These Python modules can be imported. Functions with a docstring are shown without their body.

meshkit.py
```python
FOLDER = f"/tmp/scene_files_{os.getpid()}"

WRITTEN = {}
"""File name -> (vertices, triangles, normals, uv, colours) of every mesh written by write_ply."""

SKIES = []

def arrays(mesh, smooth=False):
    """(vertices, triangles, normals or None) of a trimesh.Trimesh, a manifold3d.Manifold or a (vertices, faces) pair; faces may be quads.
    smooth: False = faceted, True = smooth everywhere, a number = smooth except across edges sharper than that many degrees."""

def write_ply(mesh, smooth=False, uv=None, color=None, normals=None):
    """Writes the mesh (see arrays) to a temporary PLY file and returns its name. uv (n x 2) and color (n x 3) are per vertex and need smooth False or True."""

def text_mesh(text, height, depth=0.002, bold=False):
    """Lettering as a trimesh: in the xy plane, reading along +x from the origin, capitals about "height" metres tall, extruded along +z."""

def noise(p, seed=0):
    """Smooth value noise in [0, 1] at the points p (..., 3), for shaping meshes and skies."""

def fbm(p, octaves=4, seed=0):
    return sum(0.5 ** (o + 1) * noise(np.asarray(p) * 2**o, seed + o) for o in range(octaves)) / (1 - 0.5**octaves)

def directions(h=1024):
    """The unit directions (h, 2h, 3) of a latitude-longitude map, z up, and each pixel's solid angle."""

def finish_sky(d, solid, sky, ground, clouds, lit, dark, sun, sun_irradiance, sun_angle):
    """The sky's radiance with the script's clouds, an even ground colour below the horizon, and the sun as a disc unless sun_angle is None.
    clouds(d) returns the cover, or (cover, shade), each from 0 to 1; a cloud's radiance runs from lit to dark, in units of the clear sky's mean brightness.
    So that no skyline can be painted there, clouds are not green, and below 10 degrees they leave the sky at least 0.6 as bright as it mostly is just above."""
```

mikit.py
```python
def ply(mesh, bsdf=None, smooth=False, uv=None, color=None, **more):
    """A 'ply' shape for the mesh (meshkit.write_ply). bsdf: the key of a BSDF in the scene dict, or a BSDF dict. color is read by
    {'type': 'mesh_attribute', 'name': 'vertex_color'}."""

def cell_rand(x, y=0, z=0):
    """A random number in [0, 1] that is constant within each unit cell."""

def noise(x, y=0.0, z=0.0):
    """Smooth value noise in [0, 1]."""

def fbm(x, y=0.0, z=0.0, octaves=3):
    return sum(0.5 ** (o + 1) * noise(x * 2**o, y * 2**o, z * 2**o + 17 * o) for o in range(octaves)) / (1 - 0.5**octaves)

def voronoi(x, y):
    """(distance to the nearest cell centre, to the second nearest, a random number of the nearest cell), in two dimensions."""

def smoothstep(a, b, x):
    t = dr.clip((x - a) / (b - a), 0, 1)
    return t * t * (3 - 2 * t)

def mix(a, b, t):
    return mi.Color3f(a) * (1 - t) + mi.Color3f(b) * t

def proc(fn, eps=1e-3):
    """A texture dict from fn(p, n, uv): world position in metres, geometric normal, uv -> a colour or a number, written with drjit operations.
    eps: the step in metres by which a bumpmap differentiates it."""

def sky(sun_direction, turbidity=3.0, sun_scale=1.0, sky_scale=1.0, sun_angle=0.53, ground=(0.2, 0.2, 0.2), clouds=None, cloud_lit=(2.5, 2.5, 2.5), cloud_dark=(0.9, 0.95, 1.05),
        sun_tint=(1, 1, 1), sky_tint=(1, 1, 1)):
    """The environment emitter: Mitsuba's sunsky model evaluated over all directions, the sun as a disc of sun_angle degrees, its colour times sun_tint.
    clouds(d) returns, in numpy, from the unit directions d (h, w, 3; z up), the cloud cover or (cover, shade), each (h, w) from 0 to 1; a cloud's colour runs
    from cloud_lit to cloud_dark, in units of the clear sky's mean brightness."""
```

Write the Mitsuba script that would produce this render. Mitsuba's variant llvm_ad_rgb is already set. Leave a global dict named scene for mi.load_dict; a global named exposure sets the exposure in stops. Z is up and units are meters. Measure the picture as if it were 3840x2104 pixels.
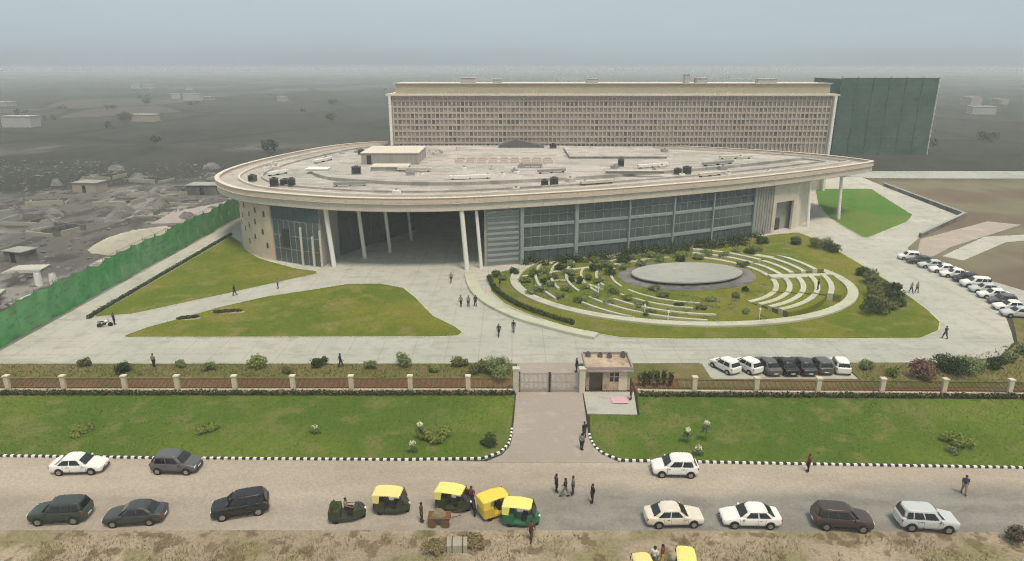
import math, random
import numpy as np, trimesh, drjit as dr, mitsuba as mi, mikit, meshkit
import manifold3d as m3
from shapely.geometry import Polygon, LineString, Point, box as sbox
from shapely import affinity
from mikit import noise, fbm, voronoi, smoothstep, mix, proc, cell_rand

T = mi.ScalarTransform4f
scene, labels = {}, {}

# ------------------------------------------------------------------ camera, sky, haze, exposure
exposure = 1.2
PITCH = math.radians(17.38)
scene['camera'] = {
    'type': 'perspective', 'fov': 73.76, 'fov_axis': 'x', 'near_clip': 0.5, 'far_clip': 30000.0,
    'to_world': T().look_at(origin=[0, 0, 33.2], target=[0, math.cos(PITCH), 33.2 - math.sin(PITCH)], up=[0, 0, 1]),
    'medium': {'type': 'ref', 'id': 'haze_air'}}


def cloud_cover(d):
    n = meshkit.fbm(d * np.array([2.2, 2.2, 9.0]) + 5.0, 4)
    veil = np.exp(-np.degrees(np.arcsin(np.clip(d[..., 2], 0, 1))) / 1.5)      # the haze layer over the horizon, all the way round
    return np.ones(d.shape[:2]), np.clip(np.clip(1.5 * n - .45, 0, 1) * .55 + .9 * veil, 0, 1)


scene['sky'] = mikit.sky((0.18, -0.36, 0.92), turbidity=4, sun_scale=0.85, sun_angle=15, clouds=cloud_cover,
                         cloud_lit=(1.98, 2.34, 2.48), cloud_dark=(1.40, 1.57, 1.68), ground=(0.2, 0.19, 0.16), sun_tint=(1.0, 1.0, 0.985))
scene['haze_air'] = {'type': 'homogeneous', 'albedo': {'type': 'rgb', 'value': [0.85, 0.92, 0.965]}, 'sigma_t': 0.00064}

# ------------------------------------------------------------------ materials
def mat(name, fn=None, rgb=None, rough=0.85, spec=0.3, metallic=0.0, bump=None, bscale=0.02, two=False, **kw):
    b = {'type': 'principled', 'roughness': rough, 'specular': spec, 'metallic': metallic,
         'base_color': proc(fn) if fn else {'type': 'rgb', 'value': list(rgb)}, **kw}
    if bump:
        b = {'type': 'bumpmap', 'nested_texture': proc(bump, eps=0.02), 'scale': bscale, 'nested_bsdf': b}
    if two:
        b = {'type': 'twosided', 'bsdf': b}
    scene[name] = b


def patchy(a, b, c, s1=0.12, s2=1.3, fine=6.0):
    def fn(p, n, uv):
        t = fbm(p.x * s1, p.y * s1, p.z * s1, 4)
        u = fbm(p.x * s2 + 9, p.y * s2, p.z * s2, 3)
        g = noise(p.x * fine, p.y * fine, p.z * fine)
        col = mix(a, b, smoothstep(0.3, 0.7, t))
        col = mix(col, mi.Color3f(c), smoothstep(0.45, 0.8, u) * 0.7)
        return col * (0.82 + 0.36 * g)
    return fn


mat('lawn_grass', patchy((.076, .130, .018), (.118, .165, .026), (.165, .165, .055), .08, 0.55, 6), rough=1, spec=.1,
    bump=lambda p, n, uv: noise(p.x * 9, p.y * 9), bscale=.02)
mat('garden_grass', patchy((.092, .130, .014), (.145, .152, .020), (.19, .165, .06), .10, 0.5, 5), rough=1, spec=.1)
mat('bright_grass', patchy((.055, .16, .02), (.10, .17, .03), (.13, .13, .04), .1, 0.7, 5), rough=1, spec=.1)


def concrete_fn(a, b, stain):
    def fn(p, n, uv):
        t = fbm(p.x * .07, p.y * .07, p.z * .1, 4)
        u = fbm(p.x * .5, p.y * .9, p.z * .6, 3)
        g = noise(p.x * 7, p.y * 7, p.z * 7)
        c = mix(a, b, smoothstep(.3, .7, t))
        c = mix(c, mi.Color3f(stain), smoothstep(.52, .8, u) * .55)
        w = noise(p.x * 1.7, p.y * 1.7, p.z * 1.7)
        c = mix(c, mi.Color3f(stain), smoothstep(.72, .86, w) * .35)
        return c * (.92 + .16 * g)
    return fn


mat('pale_concrete', concrete_fn((.395, .40, .355), (.44, .43, .385), (.30, .305, .265)), rough=.9)


def paving_fn(p, n, uv):
    c = concrete_fn((.395, .40, .355), (.44, .43, .385), (.30, .305, .265))(p, n, uv)
    jx, jy = dr.abs(p.x / 4.0 - dr.floor(p.x / 4.0) - .5), dr.abs(p.y / 4.0 - dr.floor(p.y / 4.0) - .5)
    joint = dr.maximum(smoothstep(.482, .49, jx), smoothstep(.482, .49, jy))
    slab = cell_rand(dr.floor(p.x / 4.0 + .5), dr.floor(p.y / 4.0 + .5), 2)
    tyre = smoothstep(.62, .8, fbm(p.x * .05, p.y * .9, 3, 3)) * smoothstep(83, 80, p.y)
    c = c * (.95 + .09 * slab)
    c = mix(c, mi.Color3f(.25, .25, .22), joint * .45)
    return mix(c, mi.Color3f(.30, .295, .265), tyre * .5)


mat('paving', paving_fn, rough=.9)
mat('kerb_concrete', concrete_fn((.46, .47, .37), (.42, .43, .34), (.3, .3, .24)), rough=.9)
mat('drive_concrete', concrete_fn((.33, .285, .25), (.36, .31, .27), (.42, .37, .31)), rough=.9)
mat('worn_plaster', patchy((.50, .42, .32), (.42, .31, .24), (.27, .18, .13), .5, 1.6, 6), rough=.9)
mat('grey_concrete', concrete_fn((.30, .315, .29), (.35, .36, .335), (.23, .24, .22)), rough=.9)


def road_fn(p, n, uv):
    t = fbm(p.x * .06, p.y * .22, 0, 4)
    u = fbm(p.x * .35 + 3, p.y * .9, 0, 3)
    dust = smoothstep(46.5, 49.5, p.y + (t - .5) * 5) + smoothstep(8, -14, p.x + (t - .5) * 20) * .75
    dust = dr.clip(dust, 0, 1)
    tar = mix((.225, .212, .192), (.26, .247, .226), smoothstep(.3, .7, u))
    sand = mix((.375, .32, .26), (.415, .365, .30), smoothstep(.3, .7, t))
    g = noise(p.x * 8, p.y * 8)
    return mix(tar, sand, dust) * (.88 + .24 * g) * (.9 + .2 * u)


mat('dusty_road', road_fn, rough=.95, spec=.15)


def verge_fn(p, n, uv):
    t = fbm(p.x * .16, p.y * .2, 0, 4)
    u = fbm(p.x * 1.1, p.y * 1.1, 2, 4)
    c = mix((.30, .245, .18), (.375, .31, .23), smoothstep(.3, .7, t))
    c = mix(c, mi.Color3f(.24, .215, .12), smoothstep(.5, .72, fbm(p.x * .3 + 8, p.y * .35, 1, 3)))
    c = mix(c, mi.Color3f(.15, .115, .07), smoothstep(.56, .72, u) * .8)
    return c * (.8 + .4 * noise(p.x * 9, p.y * 9))


mat('dry_soil', verge_fn, rough=1, spec=.05, bump=lambda p, n, uv: fbm(p.x * 2.5, p.y * 2.5, 0, 3), bscale=.25)
mat('red_soil', patchy((.16, .085, .05), (.20, .125, .07), (.12, .11, .05), .12, .8, 6), rough=1, spec=.05)


def land_fn(p, n, uv):
    a, b, w = voronoi(p.x / 95.0 + 3.3, p.y / 150.0)
    edge = smoothstep(.03, .10, b - a)
    t = fbm(p.x * .02, p.y * .012, 0, 4)
    u = fbm(p.x * .22, p.y * .15, 0, 4)
    c = mix((.036, .040, .034), (.050, .050, .043), w)
    c = mix(c, mi.Color3f(.034, .052, .031), smoothstep(.55, .75, cell_rand(w * 97.0, 3, 1)) * .8)
    c = mix(c, mi.Color3f(.068, .063, .056), smoothstep(.78, .9, w))
    c = mix(mi.Color3f(.034, .038, .03), c, edge)
    near = smoothstep(330, 240, p.y) * smoothstep(40, -10, p.x)
    rub = mix((.11, .106, .102), (.23, .222, .214), smoothstep(.42, .68, fbm(p.x * .07, p.y * .05, 4, 4)))
    rub = mix(rub, mi.Color3f(.06, .057, .054), smoothstep(.5, .68, u))
    c = mix(c, rub, near * smoothstep(.35, .5, fbm(p.x * .012 + 5, p.y * .012, 0, 3)))
    east = smoothstep(60, 80, p.x) * smoothstep(230, 200, p.y)
    br = mix((.135, .105, .08), (.16, .145, .10), smoothstep(.4, .65, fbm(p.x * .05, p.y * .06, 2, 4)))
    c = mix(c, br, east)
    return c * (.8 + .4 * t) * (.85 + .3 * u)


mat('field_land', land_fn, rough=1, spec=.02)
mat('stone_cladding', concrete_fn((.60, .49, .385), (.55, .45, .355), (.44, .35, .27)), rough=.85)
mat('grey_cladding', concrete_fn((.27, .265, .255), (.32, .315, .30), (.2, .2, .19)), rough=.7)
mat('pale_cladding', concrete_fn((.52, .49, .41), (.56, .52, .44), (.42, .39, .32)), rough=.8)
mat('fascia_tan', concrete_fn((.57, .47, .385), (.60, .50, .415), (.47, .39, .32)), rough=.75)
mat('fascia_pale', concrete_fn((.55, .50, .43), (.58, .53, .46), (.46, .41, .35)), rough=.75)


def roof_fn(p, n, uv):
    t = fbm(p.x * .05, p.y * .09, 0, 4)
    u = fbm(p.x * .3, p.y * .5, 0, 4)
    c = mix((.325, .308, .282), (.385, .35, .325), smoothstep(.35, .65, t))
    c = mix(c, mi.Color3f(.22, .214, .2), smoothstep(.52, .68, u) * .6)
    c = mix(c, mi.Color3f(.42, .40, .385), smoothstep(.6, .75, fbm(p.x * .22 + 7, p.y * .4, 3, 3)) * .7)
    return c * (.92 + .16 * noise(p.x * 3, p.y * 3))


mat('roof_screed', roof_fn, rough=.9)
mat('white_paint', rgb=(.78, .77, .73), rough=.5)
mat('cream_paint', concrete_fn((.62, .54, .41), (.66, .58, .45), (.5, .43, .32)), rough=.7)
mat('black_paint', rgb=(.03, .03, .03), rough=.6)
mat('dark_metal', rgb=(.045, .042, .04), rough=.5, metallic=.3)
mat('rust_railing', rgb=(.10, .055, .035), rough=.6, metallic=.2)
mat('grey_metal', rgb=(.38, .37, .36), rough=.45, metallic=.5)
mat('tinted_glass', rgb=(.075, .10, .106), rough=.12, spec=.6)
mat('blue_glass', rgb=(.060, .078, .10), rough=.12, spec=.5)
mat('car_glass', rgb=(.012, .014, .016), rough=.06, spec=.6)
mat('interior_wall', rgb=(.34, .33, .32), rough=.9)
mat('spandrel_grey', concrete_fn((.25, .295, .305), (.28, .325, .335), (.20, .235, .24)), rough=.5)
mat('tower_wall', concrete_fn((.48, .42, .37), (.45, .39, .34), (.39, .335, .29)), rough=.85)
mat('tower_top', concrete_fn((.42, .38, .285), (.39, .355, .27), (.36, .32, .25)), rough=.85)
mat('tower_blind', rgb=(.40, .335, .30), rough=.7)
mat('tower_dark', rgb=(.17, .145, .14), rough=.3, spec=.5)
mat('tower_glass', concrete_fn((.30, .245, .225), (.33, .265, .25), (.21, .185, .17)), rough=.35, spec=.4)


def net_fn(p, n, uv):
    t = fbm(p.x * .4, p.y * .13, p.z * .3, 4)
    g = noise(p.x * 2, p.y * 1.2, p.z * 2)
    c = mix((.075, .30, .095), (.14, .33, .145), smoothstep(.3, .7, t))
    c = mix(c, mi.Color3f(.06, .12, .075), smoothstep(.6, .75, g) * .5)
    return c * (.85 + .3 * g)


mat('green_net', net_fn, rough=.9, two=True)
mat('scaffold_net', concrete_fn((.032, .088, .066), (.052, .112, .090), (.026, .058, .042)), rough=.9)
mat('dark_green_leaf', patchy((.020, .042, .008), (.036, .062, .012), (.055, .072, .018), .8, 2.3, 7), rough=.8, two=True)
mat('olive_leaf', patchy((.10, .12, .03), (.15, .155, .05), (.075, .095, .03), .8, 2.3, 7), rough=.8, two=True)
mat('lime_leaf', patchy((.16, .21, .035), (.22, .25, .06), (.11, .15, .03), .8, 2.3, 7), rough=.8, two=True)
mat('sage_leaf', patchy((.15, .20, .07), (.20, .235, .10), (.095, .13, .04), .8, 2.3, 7), rough=.8, two=True)
mat('grass_blade', patchy((.07, .125, .016), (.115, .16, .024), (.15, .155, .04), .3, 1.5, 5), rough=.9, two=True)
mat('rough_grass', patchy((.115, .125, .035), (.165, .145, .062), (.20, .16, .09), .15, .8, 5), rough=1, spec=.1)
mat('rough_blade', patchy((.11, .13, .03), (.17, .155, .06), (.2, .17, .09), .3, 1.5, 5), rough=.9, two=True)
mat('dry_blade', patchy((.28, .22, .12), (.20, .17, .08), (.14, .11, .06), .5, 1.5, 5), rough=.9, two=True)
mat('red_leaf', patchy((.16, .07, .055), (.22, .12, .10), (.10, .05, .04), .8, 2, 6), rough=.8, two=True)
mat('bark', rgb=(.11, .08, .055), rough=1)
mat('flower_white', rgb=(.7, .72, .5), rough=.8, two=True)
for nm, c in dict(white_car=(.80, .79, .77), ivory_car=(.70, .64, .55), silver_car=(.52, .55, .56), charcoal_car=(.045, .047, .052), slate_car=(.10, .10, .105),
                  green_car=(.035, .048, .042), black_car=(.014, .013, .014), brown_car=(.055, .04, .036), red_car=(.25, .03, .025)).items():
    mat(nm, rgb=c, rough=.28, spec=.5, clearcoat=.4, clearcoat_gloss=.9)
mat('rubber', rgb=(.018, .018, .018), rough=.8)
mat('wheel_rim', rgb=(.4, .4, .4), rough=.35, metallic=.8)
mat('lamp_glass', rgb=(.75, .75, .72), rough=.15, spec=.6)
mat('tail_red', rgb=(.35, .015, .012), rough=.2)
mat('canopy_yellow', rgb=(.80, .62, .09), rough=.6)
mat('canopy_lemon', rgb=(.78, .74, .22), rough=.6)
mat('canopy_cream', rgb=(.82, .68, .27), rough=.6)
mat('rickshaw_green', rgb=(.03, .15, .075), rough=.4)
mat('rickshaw_dark', rgb=(.045, .055, .03), rough=.5)
mat('rickshaw_yellow', rgb=(.62, .45, .05), rough=.4)
mat('seat_black', rgb=(.03, .027, .025), rough=.7)
mat('skin_brown', rgb=(.21, .115, .07), rough=.6)
mat('hair_black', rgb=(.015, .012, .011), rough=.6)
for nm, c in dict(cloth_white=(.7, .7, .68), cloth_black=(.022, .022, .025), cloth_navy=(.03, .04, .08), cloth_grey=(.2, .2, .21), cloth_khaki=(.26, .2, .13), cloth_brown=(.09, .05, .03),
                  cloth_blue=(.12, .2, .34), cloth_maroon=(.2, .04, .05), cloth_pink=(.62, .40, .46), cloth_yellow=(.6, .45, .1)).items():
    mat(nm, rgb=c, rough=.9)
mat('wood_brown', rgb=(.16, .085, .04), rough=.8)
mat('tarp_cream', concrete_fn((.36, .345, .28), (.33, .315, .255), (.26, .25, .2)), rough=.9)
mat('slab_pink', concrete_fn((.33, .28, .28), (.30, .27, .265), (.24, .21, .2)), rough=.9)
mat('rubble_grey', patchy((.11, .106, .102), (.19, .182, .175), (.065, .062, .058), .2, .8, 3), rough=1)
mat('far_white', rgb=(.40, .40, .39), rough=.9)
mat('far_tan', rgb=(.36, .31, .26), rough=.9)
mat('far_tree', patchy((.04, .055, .028), (.06, .07, .04), (.03, .04, .02), .05, .3, 1), rough=1, two=True)
mat('skylight_pink', rgb=(.42, .31, .30), rough=.5)

# ------------------------------------------------------------------ helpers
USED = {}


def key(name, parent=None):
    base = (parent + '__' if parent else '') + name
    n = USED.get(base, 0)
    USED[base] = n + 1
    return base if n == 0 else f'{base}_{n:03d}'


def thing(name, label, cat, group=None):
    k = key(name)
    labels[k] = {'label': label, 'category': cat}
    if group:
        labels[k]['group'] = group
    return k


def put(name, mesh, bsdf, parent=None, smooth=False, label=None, kind=None, cat=None, group=None, to=None):
    k = key(name, parent)
    d = dict(mesh) if isinstance(mesh, dict) else mikit.ply(mesh, bsdf, smooth=smooth)
    d['bsdf'] = {'type': 'ref', 'id': bsdf}
    if to is not None:
        d['to_world'] = to
    scene[k] = d
    L = {}
    if label: L['label'] = label
    if cat: L['category'] = cat
    if kind: L['kind'] = kind
    if group: L['group'] = group
    if L: labels[k] = L
    return k


def struct(name, mesh, bsdf, label=None, smooth=False):
    return put(name, mesh, bsdf, smooth=smooth, kind='structure', label=label)


def cat_(*ms):
    return trimesh.util.concatenate([m for m in ms])


def bx(cx, cy, cz, sx, sy, sz, rz=0.0):
    """box by centre x,y, bottom z"""
    m = trimesh.creation.box((sx, sy, sz))
    m.apply_translation((0, 0, sz / 2))
    if rz:
        m.apply_transform(trimesh.transformations.rotation_matrix(rz, (0, 0, 1)))
    m.apply_translation((cx, cy, cz))
    return m


def cyl(p0, p1, r0, r1=None, n=12):
    r1 = r0 if r1 is None else r1
    p0, p1 = np.array(p0, float), np.array(p1, float)
    d = p1 - p0
    z = d / np.linalg.norm(d)
    x = np.cross(z, (0, 0, 1) if abs(z[2]) < .9 else (1, 0, 0)); x /= np.linalg.norm(x)
    y = np.cross(z, x)
    a = np.arange(n) * 2 * math.pi / n
    ring = np.cos(a)[:, None] * x + np.sin(a)[:, None] * y
    v = np.vstack([p0 + ring * r0, p1 + ring * r1, [p0], [p1]])
    f = []
    for i in range(n):
        j = (i + 1) % n
        f += [[i, j, n + j], [i, n + j, n + i], [2 * n, j, i], [2 * n + 1, n + i, n + j]]
    return trimesh.Trimesh(v, f, process=False)


def rock(x, y, z, s, rg):
    p = rg.normal(size=(14, 3)); p /= np.linalg.norm(p, axis=1)[:, None]
    m = trimesh.convex.convex_hull(p * s * rg.uniform(.6, 1.2, 3) * np.array([1, 1, .55]))
    m.apply_translation((x, y, z)); return m


def prism(poly, z0, z1):
    if not isinstance(poly, (Polygon,)) and not hasattr(poly, 'geoms'):
        poly = Polygon(poly)
    poly = poly.buffer(0)
    gs = list(poly.geoms) if hasattr(poly, 'geoms') else [poly]
    out = []
    for g in gs:
        if g.area < 1e-4 or not isinstance(g, Polygon):
            continue
        m = trimesh.creation.extrude_polygon(g, z1 - z0, engine='earcut')
        m.apply_translation((0, 0, z0))
        out.append(m)
    return cat_(*out)


def chaikin(pts, n=2, closed=True):
    p = np.array(pts, float)
    for _ in range(n):
        q = np.roll(p, -1, 0) if closed else p[1:]
        b = p if closed else p[:-1]
        a1, a2 = b * .75 + q * .25, b * .25 + q * .75
        r = np.stack([a1, a2], 1).reshape(-1, 2)
        p = r if closed else np.vstack([p[:1], r, p[-1:]])
    return p


def resample(pts, step):
    ls = LineString(pts)
    n = max(2, int(round(ls.length / step)) + 1)
    return [np.array(ls.interpolate(i / (n - 1), normalized=True).coords[0]) for i in range(n)]


def wall(pts, z0, z1, th):
    return prism(LineString(pts).buffer(th / 2, cap_style='flat', join_style='mitre'), z0, z1)


def leaves(rng, blobs, count, size, up=.35, shell=.6):
    """leaf cards spread through ellipsoids (x,y,z,rx,ry,rz)"""
    w = np.array([b[3] * b[4] + b[4] * b[5] for b in blobs]); w = w / w.sum()
    which = rng.choice(len(blobs), count, p=w)
    B = np.array(blobs)[which]
    d = rng.normal(size=(count, 3)); d /= np.linalg.norm(d, axis=1)[:, None]
    r = shell + (1 - shell) * rng.random(count)
    r = np.where(rng.random(count) < .2, rng.random(count), r)
    c = B[:, :3] + d * B[:, 3:] * (r * (.85 + .3 * rng.random(count)))[:, None]
    c[:, 2] = np.maximum(c[:, 2], .04)
    nrm = d * .7 + rng.normal(size=(count, 3)) * .6 + np.array([0, 0, up]); nrm /= np.linalg.norm(nrm, axis=1)[:, None]
    t = np.cross(nrm, rng.normal(size=(count, 3))); t /= np.linalg.norm(t, axis=1)[:, None] + 1e-9
    b = np.cross(nrm, t)
    s = size * (.6 + .8 * rng.random(count))[:, None]
    v = np.stack([c - t * s * .5, c - b * s * .28, c + t * s * .5, c + b * s * .28], 1).reshape(-1, 3)
    i = np.arange(count)[:, None] * 4
    f = np.vstack([i + np.array([[0, 1, 2]]), i + np.array([[0, 2, 3]])])
    return trimesh.Trimesh(v, f, process=False)


def blades(rng, xy, z, h, w):
    n = len(xy)
    a = rng.random(n) * math.pi
    hh = h * (.5 + rng.random(n)); ww = w * (.6 + .8 * rng.random(n))
    dx, dy = np.cos(a) * ww, np.sin(a) * ww
    lean = rng.normal(size=(n, 2)) * .3 * hh[:, None]
    v = np.zeros((n, 3, 3))
    v[:, 0] = np.c_[xy[:, 0] - dx, xy[:, 1] - dy, np.full(n, z)]
    v[:, 1] = np.c_[xy[:, 0] + dx, xy[:, 1] + dy, np.full(n, z)]
    v[:, 2] = np.c_[xy[:, 0] + lean[:, 0], xy[:, 1] + lean[:, 1], z + hh]
    return trimesh.Trimesh(v.reshape(-1, 3), np.arange(3 * n).reshape(-1, 3), process=False)


def pts_in(rng, poly, n):
    x0, y0, x1, y1 = poly.bounds
    import shapely
    out = []
    while sum(map(len, out)) < n:
        p = np.c_[rng.uniform(x0, x1, 2 * n), rng.uniform(y0, y1, 2 * n)]
        out.append(p[shapely.contains_xy(poly, p[:, 0], p[:, 1])])
    return np.vstack(out)[:n]


def M(x, y, z=0.0, rz=0.0, s=1.0):
    return T().translate([x, y, z]).rotate([0, 0, 1], rz).scale(s)


R_ = np.random.default_rng


def nth(i):
    w = ['first', 'second', 'third', 'fourth', 'fifth', 'sixth', 'seventh', 'eighth', 'ninth', 'tenth', 'eleventh', 'twelfth']
    return w[i] if i < 12 else f'{i + 1}th'


# ------------------------------------------------------------------ setting: land, site paving, roads, lawns
struct('ground', trimesh.Trimesh([[-7000, -300, 0], [7000, -300, 0], [7000, 9000, 0], [-7000, 9000, 0]], [[0, 1, 2], [0, 2, 3]], process=False), 'field_land')
struct('roadside_verge', prism([(-140, -60), (140, -60), (140, 42.2), (6, 43.24), (-140, 43.24)], -.3, .05), 'dry_soil')
struct('public_road', prism([(-140, 43.2), (6, 43.2), (140, 42.2), (140, 48.4), (9.5, 52.5), (-1, 52.6), (-140, 55.5)], -.3, .03), 'dusty_road')
SITE = Polygon([(-62.6, 73.3), (0.4, 73.4), (7.6, 73.4), (52.8, 73.7), (58.7, 75.6), (63.3, 79.8), (65.4, 83.3), (68.8, 89.3), (74.5, 90), (82, 93), (78, 105), (76, 117), (72.5, 119.7), (76, 127), (82.3, 134.5),
                (104, 155.2), (110, 215), (-62.6, 215)])
struct('internal_road', prism(SITE, -.3, .06), 'paving')
struct('entrance_drive', prism([(-2.4, 52.45), (-.9, 53.6), (-.15, 55.2), (.05, 57), (.45, 65.7), (.6, 73.6), (7.7, 73.6), (7.5, 65.7), (7.2, 57), (7.35, 55.3), (8.0, 53.7), (9.5, 52.35)], -.3, .07), 'drive_concrete')
struct('gatehouse_apron', prism([(7.55, 61.2), (12.5, 61.0), (13.0, 66.0), (7.6, 66.0)], -.3, .10), 'pale_concrete')
# wide strip lawns along the road
LW = Polygon([(-140, 55.6), (-45.6, 53.5), (-10, 52.85), (-2.6, 52.85), (-1.1, 53.9), (-.35, 55.4), (-.15, 57), (.25, 65.1), (-140, 65.1)])
LE = Polygon([(9.7, 52.75), (25, 52.25), (44, 51.65), (140, 48.6), (140, 63.2), (52, 64.2), (13.2, 64.9), (12.7, 60.8), (7.75, 61.0), (7.4, 57), (7.6, 55.4), (8.2, 54.0)])
struct('roadside_lawn', prism(LW, -.3, .12), 'lawn_grass')
struct('roadside_lawn', prism(LE, -.3, .12), 'lawn_grass')
# inside of the fence: bare soil, then a planted strip
struct('soil_strip', prism([(-140, 65.1), (.2, 65.1), (.4, 69.5), (-140, 69.5)], -.3, .05), 'red_soil')
struct('soil_strip', prism([(13.3, 64.9), (140, 62), (140, 69.5), (13.3, 69.5)], -.3, .05), 'red_soil')
struct('planting_strip', prism([(-140, 69.4), (.4, 69.2), (.45, 73.2), (-62, 73.1), (-80, 78), (-140, 80)], -.3, .10), 'rough_grass')
struct('planting_strip', prism([(18.2, 68.8), (22.3, 69.4), (22.4, 68.5), (38.6, 68.5), (38.8, 73.4), (52.8, 73.4), (58.7, 75.2), (63.6, 79.6), (65.8, 83.0), (69.2, 88.6), (82.4, 92.5), (140, 95), (140, 67), (18.2, 67)], -.3, .10), 'rough_grass')
struct('planting_strip', prism([(13.0, 69.4), (18.3, 69.4), (22.2, 69.4), (22.2, 73.3), (13.0, 73.2)], -.3, .095), 'rough_grass')
struct('parking_bay', prism([(22.0, 69.2), (38.5, 69.2), (38.5, 74.0), (22.0, 74.0)], -.3, .09), 'pale_concrete')


def lawn(name, pts, bs, rounding=1, h=.17):
    poly = Polygon(pts).buffer(-rounding).buffer(rounding)
    struct(name, prism(poly.buffer(-.18), -.2, h), bs)
    struct(name + '_kerb', prism(poly.difference(poly.buffer(-.18)), -.2, h - .02), 'kerb_concrete')
    return poly


lawn('lawn', [(-58.2, 88.6), (-57.6, 136.5), (-53.4, 131), (-50.6, 125.6), (-46, 119.6), (-42.4, 116.6), (-37, 112.6), (-33, 111), (-32.6, 109.5), (-38.4, 103.9), (-43.7, 98.7), (-53.2, 89.9)], 'garden_grass', .6)
lawn('lawn', [(-50.5, 81.2), (-48.4, 85.2), (-44.9, 89.3), (-42.5, 92.7), (-37.4, 97.4), (-31.3, 100.9), (-26.2, 103.9), (-21, 104.1), (-17, 101.9), (-14.5, 97.4), (-10.9, 89.3), (-7.6, 85.3), (-6.3, 83), (-6.9, 81.7), (-10, 81.4)], 'garden_grass', .7)
lawn('lawn', [(102.3, 192.8), (99.8, 182.8), (93.9, 157), (88.6, 149.7), (71.3, 133.8), (71.8, 143), (73.1, 155), (76.9, 169.5), (86, 192.8)], 'bright_grass', 1)
# garden ground: from the walkway to the right of the drive up to the slip road
GARDEN = Polygon([(-4.2, 109), (-3.4, 100), (-1.2, 94.3), (1.7, 90.3), (5, 87.0), (8.6, 83.9), (11.2, 82.4), (14, 81.1), (21, 80.6), (52.2, 80.9), (56.2, 83.6), (58.3, 86.8), (59.5, 92), (60.2, 98), (61, 105.3), (61.3, 113), (61.5, 122),
                  (62, 131), (60, 139.5), (54, 137.6), (48.7, 134.5), (39, 129), (30.4, 125), (21.4, 121), (11.4, 117), (1.9, 113.8)]).buffer(-.8).buffer(.8)
struct('garden_lawn', prism(GARDEN.buffer(-.2), -.2, .16), 'garden_grass')
struct('garden_kerb', prism(GARDEN.difference(GARDEN.buffer(-.2)), -.2, .14), 'kerb_concrete')
walkline = [(-7.0, 108.5), (-6.4, 103.5), (-5.2, 98.3), (-2.9, 93.4), (.1, 89.3), (2.0, 87.3), (4.7, 85.3), (8.2, 82.6), (10.8, 81.3)]
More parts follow.
